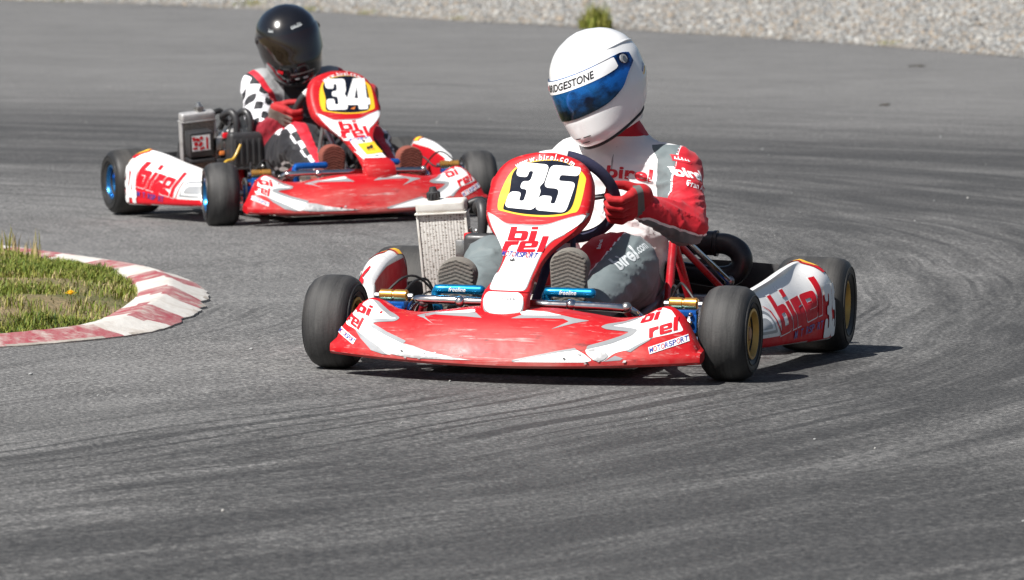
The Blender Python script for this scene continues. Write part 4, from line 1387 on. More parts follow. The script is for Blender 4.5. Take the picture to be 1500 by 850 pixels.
def nose_letters(g, bv):
    f1 = caster(bv, (0, 1.2, 0), (-1, 0, 0), (0, 0, 1), (0, 1, 0), .0018)
    f2 = caster(bv, (0, 1.2, 0), (-1, 0, 0), (0, 0, 1), (0, 1, 0), .0026)
    motorsport(g, f1, f2, .102, .0185, (.433, .1145), R(19.5))
    motorsport(g, f1, f2, .062, .0165, (-.4640, .1105), R(-28))
    birel_stack(g, f2, (.050, .026, (.372, .1845), R(15), .3), (.074, .034, (.413, .1575), R(17), .15))
    birel_stack(g, f2, (.046, .024, (-.427, .1825), R(-16), -.1), (.052, .032, (-.4475, .1540), R(-27), -.1))
    # stone chips and rubbed spots on the lower lip
    lay(g, art_poly([art_curve([(.222, .094), (.246, .101), (.268, .096), (.282, .083), (.266, .072), (.244, .074)], 4)]), SCF, f2, .01)
    for _ in range(14):
        x = random.choice((random.uniform(-.30, -.10), random.uniform(.15, .34))); z = random.uniform(.062, .090)
        w = random.uniform(.002, .007)
        lay(g, art_xf(art_poly([art_round([(-w, -w * .3), (w * .4, -w * .5), (w, w * .2), (-w * .2, w * .5)], .001)]), (x, z), random.uniform(-.6, .6)), random.choice([SCF, GRV, BLKP]), f2, .02)

def wordmark(txt, grow=0.):
    """heavy rounded lower-case letters built from cut outlines"""
    out = bmesh.new(); x = 0.
    w = .33
    e = grow
    for ch in txt:
        if ch == 'b':
            P_ = [[(0, 1.42), (w, 1.42), (w, 1), (1, 1), (1, 0), (0, 0)]]; Hh = [[(w + e, .28 + e), (1 - w - e, .28 + e), (1 - w - e, .72 - e), (w + e, .72 - e)]]; ad = 1.10
            P_[0] = P_[0][:3] + art_round([(1, 1), (1, 0)] + [(w, 0), (w, 1)], .25)[:8] + [(0, 0)]
        elif ch == 'i':
            P_ = [[(0, 0), (w, 0), (w, 1), (0, 1)], [(0, 1.16), (w, 1.16), (w, 1.42), (0, 1.42)]]; Hh = []; ad = w + .10
        elif ch == 'r':
            P_ = [[(0, 0), (w, 0), (w, .50), (.45, .66), (.78, .68), (.78, 1.0), (.0, 1.0)]]; Hh = []; ad = .86
        elif ch == 'e':
            P_ = [art_round([(0, 0), (1, 0), (1, .26), (w, .26), (w, .40), (1, .40), (1, 1), (0, 1)], .16)]; Hh = [[(w + e, .58 + e * .5), (1 - w - e, .58 + e * .5), (1 - w - e, .78 - e * .5), (w + e, .78 - e * .5)]]; ad = 1.10
        else:
            P_ = [[(0, 0), (w, 0), (w, 1.42), (0, 1.42)]]; Hh = []; ad = w + .10
        b = art_poly(P_, Hh)
        if e:
            cx = (ad - .1) / 2
            for v in b.verts:
                v.co.x = cx + (v.co.x - cx) * (1 + 2 * e / (ad)); v.co.y = .7 + (v.co.y - .7) * (1 + e)
        for v in b.verts:
            v.co.x += x
        me = bpy.data.meshes.new('t'); b.to_mesh(me); b.free(); out.from_mesh(me); bpy.data.meshes.remove(me)
        x += ad
    return out

def rel(pts, d=.035):
    return [(-(x - d), z) for x, z in pts]

PY = art_curve(rel([(0.1278, 0.5368), (0.0989, 0.5644), (0.0479, 0.5775), (-0.0038, 0.5785), (-0.0580, 0.5610), (-0.0870, 0.5372), (-0.0913, 0.5148), (-0.0850, 0.4494), (-0.0650, 0.4369), (-0.0180, 0.4270), (0.0572, 0.4272), (0.1256, 0.4375), (0.1450, 0.4461), (0.1455, 0.4848)]), 5)
PB = art_curve(rel([(0.1175, 0.539), (0.0930, 0.5624), (0.0388, 0.5755), (-0.013, 0.575), (-0.050, 0.5610), (-0.0690, 0.5420), (-0.0713, 0.5227), (-0.0620, 0.448), (-0.0157, 0.4321), (0.0577, 0.432), (0.1160, 0.4399), (0.1290, 0.4490), (0.1190, 0.4897)]), 5)
PW = rel([(0.170, 0.4320), (0.1446, 0.4217), (0.119, 0.4062), (0.1043, 0.4006), (0.0166, 0.3997), (-0.0083, 0.4035), (-0.0478, 0.4183), (-0.108, 0.4351), (-0.0947, 0.4088), (-0.0628, 0.3844), (-0.0266, 0.3641), (-0.0118, 0.3408), (-0.0093, 0.3183), (-0.0106, 0.2857), (-.016, .2430), (.083, .2440), (0.0902, 0.2805), (0.1000, 0.3334), (0.1182, 0.3561), (0.1476, 0.3911)])

def panel_decals(g, bv, dx, num, opts):
    def F(k):
        return caster(bv, (dx, 1.2, 0), (-1, 0, 0), (0, 0, 1), (0, 1, 0), .0008 * k)
    lay(g, art_poly([PY]), YEL, F(1)); lay(g, art_poly([PB]), DRK, F(2))
    lay(g, art_xf(number_art(num, .124, .13, .0), (.0085, .5040), R(-3.5 if num == '35' else -1)), WHTC, F(3))
    if num == '34':
        lay(g, art_xf(art_poly([[(-.012, -.004), (.014, .005), (.006, -.006)]]), (.02, .448)), ORG, F(4))
    word = 'www.birel.com'
    zc = sm([-.09, -.05, -.01, .03, .065, .098], [.5530, .5735, .5845, .5855, .5790, .5610])
    adv = {'w': 1.35, '.': .55, 'i': .5, 'l': .5, 'm': 1.4, 'r': .75}
    tot = sum(adv.get(c, 1) for c in word); u = -.080
    for c in word:
        a = adv.get(c, 1) * .172 / tot
        um = u + a / 2
        sl = (zc(um + .004) - zc(um - .004)) / .008
        b = art_text(c, .0215, .02)
        lay(g, art_xf(b, (um, zc(um) - .001), math.atan(sl), .95, 1.), WHTC, F(3), .008)
        u += a
    # white wings and stem with grey edging
    wing = art_round(PW, .010, 3)
    ctr = Vector((.0, .36))
    lay(g, art_poly([[(x * 1.05, z + (.005 if z > .38 else 0)) for x, z in wing]]), GRV, F(1))
    lay(g, art_poly([wing]), WHTC, F(2))
    lay(g, art_poly([[(-.06, .2435), (.06, .2425), (.058, .2395), (-.058, .2405)]]), REDV, F(3))
    f4, f5 = F(4), F(5)
    birel_stack(g, f4, (.078, .036, (-.022, .3795), R(1), .05), (.118, .040, (-.008, .3525), R(2), .1))
    if num == '35':
        motorsport(g, f4, f5, .104, .017, (-.012, .3265), R(-2), ground=False)
        # fastening screw
        p = f4(-.024, .312)
        g.ball(p, (.0075, .004, .0075), STL, 10); g.ball(p + Vector((0, .003, 0)), (.003, .003, .003), BLKP, 6)
        foot = art_round(rel([(0.0839, 0.2400), (-0.0010, 0.2410), (-0.0200, 0.2290), (-0.0190, 0.1930), (0.0069, 0.1770), (0.0579, 0.1790), (0.0860, 0.1967), (0.0900, 0.2300)]), .012)
        lay(g, art_poly([[(x * 1.04, z - .006) for x, z in foot if True]]), GRV, F(1))
        lay(g, art_poly([foot]), WHT, F(2))
        lay(g, fit(scribble(9, 3), .066, .007, (.0, .2245), 0), GRV, F(3), .01)
    else:
        motorsport(g, f4, f5, .09, .013, (-.005, .3275), R(4), ground=False)
        lay(g, rect(.078, .040, (.012, .2925), R(4)), YEL, f4)
        # small black beast on the yellow patch
        body = [(-.018, -.002), (-.012, .004), (.006, .005), (.012, .010), (.019, .008), (.016, .002), (.012, -.001), (.013, -.010), (.010, -.010), (.008, -.003), (.003, -.003), (.003, -.010), (0, -.010), (-.001, -.003), (-.006, -.003), (-.007, -.010), (-.010, -.010), (-.010, -.004), (-.014, -.005), (-.015, -.010), (-.018, -.010)]
        lay(g, art_xf(art_poly([body]), (.012, .2935), R(3)), BLKV, f5)
        lay(g, rect(.012, .006, (.005, .3185), 0), BLKV, f5); lay(g, rect(.020, .003, (.012, .2655), .05), GRV, f5)
        lay(g, art_poly([[(-.06, .257), (.06, .255), (.075, .15), (-.075, .15)]]), RED, F(6))

def pod_decals(g, bv, s, num):
    def F(k):
        return caster(bv, (s * 1.2, 0, 0), (0, s, 0), (0, 0, 1), (s, 0, 0), .0008 * k)
    def P(pts):               # measured (y, z) -> reading direction
        return [(s * y, z) for y, z in pts]
    lay(g, art_poly([art_round(P([(.165, .097), (.1317, .1000), (.0022, .1574), (-.2207, .1885), (-.30, .1995), (-.345, .20), (-.345, .052), (.35, .072), (.35, .100)]), .01)]), REDV, F(1))
    lay(g, art_poly([art_round(P([(.36, .178), (.215, .1705), (.192, .160), (.186, .128), (.176, .1085), (.36, .108)]), .008)]), GRV, F(1))
    lay(g, art_poly([art_round(P([(.36, .167), (.222, .1610), (.205, .152), (.199, .128), (.194, .116), (.36, .116)]), .008)]), WHTC, F(2))
    lay(g, art_poly([art_round(P([(.36, .155), (.232, .1500), (.220, .142), (.216, .122), (.36, .121)]), .008)]), GRV, F(3))
    # red pinstripe round the arch
    top = [(.36, .190), (.205, .1815), (.178, .168), (.172, .130), (.150, .100)]
    lay(g, art_poly([art_round(P(top + [(y - .008, z - .001) for y, z in top[::-1]]), .004)]), REDV, F(2))
    c = (s * -.025, .168)
    rt = R(-4) * s * -1
    rt = R(6) if s < 0 else R(-6)
    lay(g, fit(wordmark('birel', .02), .348, .110, c, rt, .25), WHTC, F(2))
    lay(g, fit(wordmark('birel', .0), .340, .104, c, rt, .25), REDV, F(3))
    motorsport(g, F(3), F(4), .24, .030, (s * -.075, .098), rt * .6, ground=False)
    lay(g, art_xf(number_art(num, .150, .10, .0), (s * -.268, .140), 0, .60, 1.), WHTC, F(5))
    # inner wall in red, coloured flash over the rear of the top
    ci = caster(bv, (s * .2, 0, 0), (0, 1, 0), (0, 0, 1), (-s, 0, 0), .0008)
    lay(g, art_poly([[(-.335, .056), (.30, .075), (.22, .215), (-.05, .245), (-.29, .255), (-.33, .22)]]), REDV, ci, .015)
    ct = caster(bv, (0, 0, 1), (s, 0, 0), (0, 1, 0), (0, 0, 1), .0024)
    lay(g, art_poly([[(.565, -.345), (.67, -.345), (.67, -.262), (.565, -.215)]]), REDV, ct)
    ct = caster(bv, (0, 0, 1), (s, 0, 0), (0, 1, 0), (0, 0, 1), .0032)
    lay(g, art_poly([[(.565, -.268), (.62, -.290), (.665, -.345), (.685, -.345), (.645, -.272), (.565, -.232)]]), YEL, ct)
    lay(g, art_poly([[(.565, -.232), (.645, -.272), (.645, -.262), (.565, -.217)]]), ORG, ct)
# ================================================================== DRIVERS
def layered(name, base, layers, rough=.62, bscale=45, bstr=.35, spec=.35, sheen=.25):
    m, nt, b = nt_new(name)
    co = objco(nt)
    n = tnoise(nt, co, 7, 5)
    def tint(c):
        return mixc(nt, ramp(nt, n, [(.35, 0.), (.75, 1.)]), c, tuple(x * .86 for x in c))
    c = tint(base)
    for an, lc in layers:
        a = nt.nodes.new('ShaderNodeAttribute'); a.attribute_name = an
        c = mixc(nt, math_n(nt, 'LESS_THAN', a.outputs['Fac'], 0.), c, tint(lc))
    nt.links.new(c, b.inputs['Base Color'])
    b.inputs['Roughness'].default_value = rough
    b.inputs['Specular IOR Level'].default_value = spec
    b.inputs['Sheen Weight'].default_value = sheen * .4
    w = tnoise(nt, mapping(nt, co, (1, 1, 1.6)), bscale * .35, 4, .6)
    h = math_n(nt, 'ADD', w, math_n(nt, 'MULTIPLY', tnoise(nt, co, 500, 2), .12))
    bump(nt, b, h, bstr, .004)
    return m

SUITRED = (.52, .010, .022)
SUIT35 = layered('white_red_grey_race_suit', (.80, .79, .78), [('c_red', SUITRED), ('c_grey', (.145, .175, .18)), ('c_pipe', (.82, .80, .80)), ('c_zip', (.30, .30, .30))])
SUIT34 = layered('black_checked_race_suit', (.018, .018, .022), [('c_dred', (.26, .008, .02)), ('c_light', (.34, .345, .35)), ('c_check', (.78, .77, .80)), ('c_red', (.62, .012, .03)), ('c_dark', (.030, .030, .034))])
GLOVE35 = layered('red_grey_glove', (.42, .008, .012), [('c_grey', (.12, .12, .11))], .7, 90, .4)
GLOVE34 = layered('red_taupe_glove', (.40, .012, .015), [('c_grey', (.16, .12, .10))], .7, 90, .4)
SHOE35 = layered('dusty_taupe_boot', (.17, .155, .135), [('c_dark', (.075, .07, .062))], .85, 120, .5, .2)
SHOE34 = layered('brown_suede_boot', (.22, .065, .045), [('c_dark', (.15, .045, .032))], .85, 120, .5, .2)
PRWHITE = mat('suit_print_white', (.82, .82, .82), .6)
PRGREY = mat('suit_print_grey', (.52, .55, .56), .6)
PRRED = mat('suit_print_red', (.55, .015, .03), .6)

def simple_gloss(name, col, rough, coat=1., metal=0.):
    m, nt, b = nt_new(name)
    b.inputs['Base Color'].default_value = (*col, 1)
    b.inputs['Metallic'].default_value = metal
    b.inputs['Coat Weight'].default_value = coat; b.inputs['Coat Roughness'].default_value = .04
    nt.links.new(ramp(nt, tnoise(nt, objco(nt), 14, 5), [(.3, rough * .8), (.75, rough * 1.5)]), b.inputs['Roughness'])
    return m
HWHITE = simple_gloss('white_helmet_gelcoat', (.80, .80, .79), .22, .8)
HBLACK = simple_gloss('black_helmet_gelcoat', (.006, .006, .007), .16, .9)
def visor_blue():
    m, nt, b = nt_new('blue_iridium_visor')
    co = objco(nt)
    f = tnoise(nt, mapping(nt, co, (9, 9, 16)), 1., 4)
    c = mixc(nt, ramp(nt, f, [(.40, 0.), (.56, 1.)]), (.001, .008, .055), (.012, .20, .68))  # noise blotches imitate mirror reflections, painted into the visor colour
    sp = nt.nodes.new('ShaderNodeSeparateXYZ'); nt.links.new(co, sp.inputs[0])
    g_ = nt.nodes.new('ShaderNodeMapRange'); g_.inputs[1].default_value = -.055; g_.inputs[2].default_value = .01
    nt.links.new(sp.outputs[2], g_.inputs[0])
    c = mixc(nt, g_.outputs[0], (.001, .010, .014), c)  # green-black lower part: a dark reflection put into the colour
    nt.links.new(c, b.inputs['Base Color'])
    b.inputs['Metallic'].default_value = .75; b.inputs['Roughness'].default_value = .10
    b.inputs['Coat Weight'].default_value = .6; b.inputs['Coat Roughness'].default_value = .03
    return m
VISB = visor_blue()
VISK = simple_gloss('smoked_visor', (.010, .005, .004), .06, 1.)
RUBB = mat('black_rubber_trim', (.02, .02, .02), .6)
SKIN = mat('shadowed_balaclava', (.05, .05, .05), .9)
STRIPW = simple_gloss('white_visor_strip', (.80, .80, .80), .35, .3)

# ---- helmet
hs_x = sm([-.150, -.135, -.11, -.07, -.02, .03, .08, .115, .138, .150, .1545], [.092, .103, .112, .121, .128, .129, .118, .094, .062, .030, .002])
hs_f = sm([-.150, -.135, -.11, -.07, -.02, .03, .08, .115, .138, .150, .1545], [.150, .166, .176, .176, .165, .152, .130, .100, .066, .032, .002])
hs_b = sm([-.150, -.135, -.11, -.07, -.02, .03, .08, .115, .138, .150, .1545], [.072, .094, .116, .140, .158, .160, .142, .110, .072, .034, .002])
def hpt(az, z, off=0.):
    """az=0 looks forward (+Y), positive to the driver's left (-X)"""
    sx, sf, sb = hs_x(z) * .95, hs_f(z) * .96, hs_b(z) * .955
    c, s = math.cos(az), math.sin(az)
    n = 2.25
    e = lambda t: math.copysign(abs(t) ** (2 / n), t)
    ze = z if z > -.04 else -.04 + (z + .04) * (1 - .42 * (1 - c) / 2)      # the rim climbs towards the nape
    p = Vector((-sx * e(s), (sf if c > 0 else sb) * e(c), ze))
    if off:
        d = .002
        a = hpt(az + .02, z) - hpt(az - .02, z); b = hpt(az, min(z + d, .154)) - hpt(az, z - d)
        nr = b.cross(a)
        if nr.dot(Vector((p.x, p.y, p.z * .6))) < 0: nr = -nr
        p = p + nr.normalized() * off
    return p

def make_helmet(P, num, C, rot):
    H = empty('helmet', C, rot); H.parent = P
    if num == '34':
        H.scale = (1.07, 1.05, 1.04)
    g = Geo()
    zz = [-.150 + .304 * (i / 56) for i in range(54)] + [.1495, .1515, .153, .154, .1545]
    zz = sorted(set(zz))
    n = 96
    zz = [z for z in zz if z <= .1545]
    low = [[hpt(2 * math.pi * k / n, -.150) * 1 for k in range(n)]]
    inn = [[Vector((p.x * .86, p.y * .86, -.146)) for p in low[0]], [Vector((p.x * .80, p.y * .80, -.10)) for p in low[0]]]
    rings = inn[::-1] + [[hpt(2 * math.pi * k / n, z) for k in range(n)] for z in zz]
    shell = HWHITE if num == '35' else HBLACK
    g.loft(rings, shell, True, True, True)
    g.build('shell', H, 60)
    # trim round the lower opening
    g = Geo()
    ring = [hpt(2 * math.pi * k / 64, -.150) for k in range(65)]
    g.tube(ring, .0052, RUBB, 8, 0, False)
    g.build('rubber_trim', H)
    # visor
    top = sm([0, .7, 1.2, 1.5, 1.72], [.064, .064, .063, .060, .046])
    bot = sm([0, .7, 1.2, 1.5, 1.72], [-.054, -.050, -.030, .002, .022])
    def grid(a0, a1, f0, f1, off, nu=50, nv=14):
        vs = []; fs = []
        for i in range(nu + 1):
            a = a0 + (a1 - a0) * i / nu
            for j in range(nv + 1):
                t = j / nv
                z = f0(abs(a)) + (f1(abs(a)) - f0(abs(a))) * t
                vs.append(hpt(a, z, off))
        for i in range(nu):
            for j in range(nv):
                k = i * (nv + 1) + j
                fs.append((k, k + 1, k + nv + 2, k + nv + 1))
        return vs, fs
    g = Geo(); g.keep = True
    v1, f1 = grid(-1.70, 1.70, bot, top, .0042)
    v2, f2 = grid(-1.70, 1.70, bot, top, .0005)
    vm = VISB if num == '35' else VISK
    nv = 15; nu = 51; o = len(v1)
    edge = [i * nv for i in range(nu)] + [(nu - 1) * nv + j for j in range(1, nv)] + [i * nv + nv - 1 for i in range(nu - 2, -1, -1)] + [j for j in range(nv - 2, 0, -1)]
    ef = [(edge[i], edge[(i + 1) % len(edge)], o + edge[(i + 1) % len(edge)], o + edge[i]) for i in range(len(edge))]
    g.add(v1 + v2, [f[::-1] for f in f1] + [tuple(i + o for i in f) for f in f2] + ef, vm)
    for s in (-1, 1):
        for k, (rr, mt, off) in enumerate(((.0135, GRV if num == '35' else BLKP, .0075), (.0075, STL if num == '35' else BLKP, .0095))):
            c = hpt(s * 1.50, .041, off); nn = (hpt(s * 1.50, .041, .02) - hpt(s * 1.50, .041, .001)).normalized()
            t1 = Vector((0, 0, 1)).cross(nn).normalized(); t2 = nn.cross(t1)
            N_ = 24
            r0 = [c + (t1 * math.cos(6.2832 * k2 / N_) + t2 * math.sin(6.2832 * k2 / N_)) * rr for k2 in range(N_)]
            r1 = [p - nn * .008 for p in r0]
            g.loft([[p * 1 for p in r1], r0], mt, True, False, True)
    vis = g.build('visor', H, 45)
    def surf(off):
        # art coordinates: metres along the brow (left as read = driver's right), height
        return lambda u, v: hpt(u / .150, v, off)
    if num == '35':
        g = Geo(); g.keep = True
        sb = sm([0, .8, 1.25, 1.34], [.026, .026, .029, .036]); st_ = sm([0, .8, 1.25, 1.34], [.0615, .0615, .060, .056])
        v, f = grid(-1.30, 1.30, sb, st_, .0052, 44, 5)
        g.add(v, [q[::-1] for q in f], STRIPW)
        BLKT = BLKV
        lay(g, fit(art_text('BRIDGESTONE', .03, .022, .25, 1.1), .205, .0200, (.004, .0435)), BLKT, surf(.0060), .006)
        lay(g, art_poly([[(-.114, .037), (-.106, .037), (-.100, .050), (-.108, .050)]]), REDV, surf(.0062), .006)
        g.build('visor_strip', vis, 45)
        g = Geo(); g.keep = True
        # chin vents
        for (u, v, w) in ((-.030, -.112, .016), (.012, -.112, .016), (-.008, -.128, .018)):
            lay(g, art_round_poly([(u - w, v - .0012), (u + w, v - .0012), (u + w * .9, v + .0018), (u - w * .9, v + .0018)]), BLKV, surf(.0010), .006)
        # ridge line round the crown and maker's patch on the left side
        lay(g, fit(scribble(5, 4), .040, .011, (.300, -.012), R(24)), BLUV, surf(.0010), .006)
        lay(g, rect(.040, .004, (.304, -.024), R(24)), YEL, surf(.0010), .006)
        g.build('helmet_print', H, 45)
        g = Geo()
        for s in (-1, 1):
            pts = [hpt(s * a, z, -.001) for a, z in ((1.2, .088), (1.5, .085), (1.9, .078), (2.3, .066), (2.7, .050))]
            g.tube(pts, [.001, .004, .005, .004, .001], shell, 8, 4)
        g.build('crown_ridge', H, 60)
    else:
        g = Geo(); g.keep = True
        lay(g, fit(scribble(7, 5), .058, .014, (.030, .086), R(6)), PRGREY, surf(.0010), .006)
        lay(g, fit(scribble(5, 6), .030, .012, (-.105, .086), R(-6)), PRGREY, surf(.0010), .006)
        for (u, w) in ((-.030, .011), (.010, .011)):
            lay(g, art_round_poly([(u - w, -.119), (u + w, -.119), (u + w, -.113), (u - w, -.113)]), PRWHITE, surf(.0012), .006)
        lay(g, art_round_poly([(-.06, -.098), (.07, -.098), (.065, -.094), (-.055, -.094)]), STL, surf(.0010), .006)
        lay(g, art_round_poly([(-.13, -.085), (-.10, -.092), (-.09, -.078), (-.12, -.072)]), REDV, surf(.0010), .006)
        g.build('helmet_print', H, 45)
    return H

def art_round_poly(pl):
    return art_poly([art_round(pl, .002)])

# ---- poses, kart coordinates (x to the driver's right, y forward)
POSES = {
    '35': dict(hip=(.095, -.27, .17), pel=(0, -.31, .17), bel=(-.04, -.305, .30), che=(-.075, -.340, .457), sh=((-.236, -.300, .524), (.075, -.325, .538)),
               el=((-.298, -.125, .385), (.150, -.10, .385)), neck=(-.065, -.320, .600), head=(-.014, -.240, .783),
               kn=((-.178, .135, .270), (.198, .135, .258)), an=((-.135, .44, .165), (.205, .43, .165)),
               toe=((-.108, .535, .335), (.212, .520, .300)), heel=((-.108, .515, .125), (.212, .50, .105)), hrot=(R(-21), R(16), R(-27))),
    '34': dict(hip=(.095, -.27, .17), pel=(0, -.31, .17), bel=(-.01, -.315, .30), che=(-.05, -.315, .43), sh=((-.225, -.29, .520), (.118, -.275, .518)),
               el=((-.285, -.10, .36), (.165, -.10, .300)), neck=(-.03, -.275, .585), head=(-.005, -.215, .708),
               kn=((-.225, .13, .27), (.078, .15, .295)), an=((-.22, .43, .165), (.080, .42, .165)),
               toe=((-.262, .515, .275), (.073, .515, .295)), heel=((-.255, .50, .10), (.078, .50, .10)), hrot=(R(-10), R(13), R(-10))),
}

def seg_info(P, a, b):
    a = np.asarray(a, float); b = np.asarray(b, float); ab = b - a
    t = np.clip(((P - a) @ ab) / (ab @ ab), 0, 1)
    return t, a + t[:, None] * ab

def hand(P, num, side, C, T, Nw, X, ang, wrist, el):
    """gloved hand closed round the wheel rim; side -1 = driver's left"""
    rimp = C + X * math.sin(ang) * .15 + T * math.cos(ang) * .15
    Tt = (X * math.cos(ang) - T * math.sin(ang)).normalized()
    if Tt.z < 0: Tt = -Tt                                  # along the rim, thumb end up
    A = (Vector(wrist) - rimp); A = (A - Tt * A.dot(Tt)).normalized()
    Fv = Tt.cross(A)
    if Fv.y < 0: Fv = -Fv
    B = np.array([A[:], Fv[:], Tt[:]]); O = np.array(rimp[:])
    def loc(a, f, t):
        return np.array([a, f, t])
    fing = []
    for i, (t0, L_, r0) in enumerate(((.037, .95, .0118), (.012, 1.05, .0122), (-.013, 1.0, .0118), (-.037, .85, .0105))):
        k = loc(.036, .020, t0 * .96); p1 = loc(.004, .033 + .002 * (i == 1), t0); p2 = loc(-.026 * L_, .016, t0 * .98); p3 = loc(-.024 * L_, -.010, t0 * .95)
        fing.append((k, p1, p2, p3, r0))
    wr = loc(.102, -.012, 0.)
    M_ = np.array([wr])
    wl = B @ (np.array(Vector(wrist)[:]) - O)
    el_l = B @ (np.array(Vector(el)[:]) - O)
    cuff = wl + (el_l - wl) / np.linalg.norm(el_l - wl) * .055
    def f(Q):
        d = None
        for k, p1, p2, p3, r0 in fing:
            q = np.minimum(np.minimum(d_cone(Q, k, p1, r0 * 1.05, r0), d_cone(Q, p1, p2, r0, r0 * .92)), d_cone(Q, p2, p3, r0 * .92, r0 * .80))
            d = q if d is None else smin(d, q, .0018)
        pal = None
        for k, p1, p2, p3, r0 in fing:
            q = d_cone(Q, np.array([.085, -.006, k[2] * .55]), k, .019, .0150)
            pal = q if pal is None else smin(pal, q, .012)
        d = smin(d, pal, .005)
        th = np.minimum(d_cone(Q, loc(.072, -.016, .022), loc(.036, -.026, .040), .017, .0135), d_cone(Q, loc(.036, -.026, .040), loc(.006, -.026, .050), .0130, .0118))
        th = np.minimum(th, d_cone(Q, loc(.006, -.026, .050), loc(-.016, -.016, .048), .0118, .0092))
        d = smin(d, th, .007)
        d = smin(d, d_cone(Q, loc(.085, -.008, 0), wl, .030, .033), .014)
        d = smin(d, d_cone(Q, wl, cuff, .036, .043), .008)
        return d
    lo = np.minimum(np.array([-.05, -.06, -.07]), cuff - .055); hi = np.maximum(np.array([.13, .06, .09]), cuff + .055)
    V, F = nets(f, lo, hi, .0032)
    w = np.array([mnoise.noise((float(a) * 60, float(b) * 60, float(c) * 60)) for a, b, c in V])
    nrm = V / np.maximum(np.linalg.norm(V, axis=1, keepdims=True), 1e-6)
    V = V + nrm * (w * .0012)[:, None]
    sd = np.maximum(np.abs(V[:, 0] - .066) - .011, -V[:, 1] - .012)
    if num == '34': sd = np.maximum(V[:, 2] - .02, .0 - V[:, 0])
    t, c = seg_info(V, wl, cuff)
    sd = np.minimum(sd, np.abs(np.linalg.norm(V - wl, axis=1) - .048) - .0) if False else sd
    Wd = O + V @ B
    if np.linalg.det(B) < 0: F = F[:, ::-1]
    o = np_mesh('glove', Wd, F, [GLOVE35 if num == '35' else GLOVE34], smooth=True, parent=P)
    attr(o, 'c_grey', sd)
    return o

def shoe(P, num, heel, toe, an):
    heel, toe, an = map(lambda q: np.array(q, float), (heel, toe, an))
    ax = (toe - heel); Ln = np.linalg.norm(ax); ax = ax / Ln
    fw = np.array([0, 1., 0]); fw -= ax * (fw @ ax); fw /= np.linalg.norm(fw)
    sd_ = np.cross(ax, fw)
    B = np.array([sd_, fw, ax])
    al = B @ (an - heel)
    def f(Q):
        q = Q.copy(); q[:, 0] *= .86
        d = d_cone(q, np.array([0, -.026, .01]), np.array([0, -.022, .10]), .036, .034)
        d = smin(d, d_cone(q, np.array([0, -.022, .10]), np.array([0, -.016, Ln - .035]), .036, .043), .02)
        d = smin(d, d_ell(q, (0, -.022, Ln - .03), (.044, .030, .045)), .015)
        d = smin(d, d_cone(Q, np.array([0, -.045, .04]), al, .042, .046), .03)
        d = smin(d, d_cone(Q, al, al + (al - np.array([0, -.045, .04])) * .6, .047, .049), .02)
        # flat sole
        d = np.maximum(d, Q[:, 1] - .012)
        sole = np.maximum(np.maximum(d_cone(q, np.array([0, 0, .0]), np.array([0, 0, Ln - .03]), .040, .046), np.abs(Q[:, 1] - .010) - .008), -1)
        tread = .0022 * (np.abs(((Q[:, 2] + .35 * np.abs(Q[:, 0])) * 95) % 1 - .5) < .20) * (Q[:, 1] > .012)
        return np.minimum(d, sole + tread)
    V, F = nets(f, np.minimum(np.array([-.07, -.16, -.06]), al - .08), np.maximum(np.array([.07, .035, Ln + .03]), al + .08), .0042)
    Wd = heel + V @ B
    if np.linalg.det(B) < 0: F = F[:, ::-1]
    o = np_mesh('boot', Wd, F, [SHOE35 if num == '35' else SHOE34], smooth=True, parent=P)
    groove = (np.abs(((V[:, 2] + .35 * np.abs(V[:, 0])) * 95) % 1 - .5) - .24)
    attr(o, 'c_dark', np.where((V[:, 1] > .011), groove, 1.))
    return o

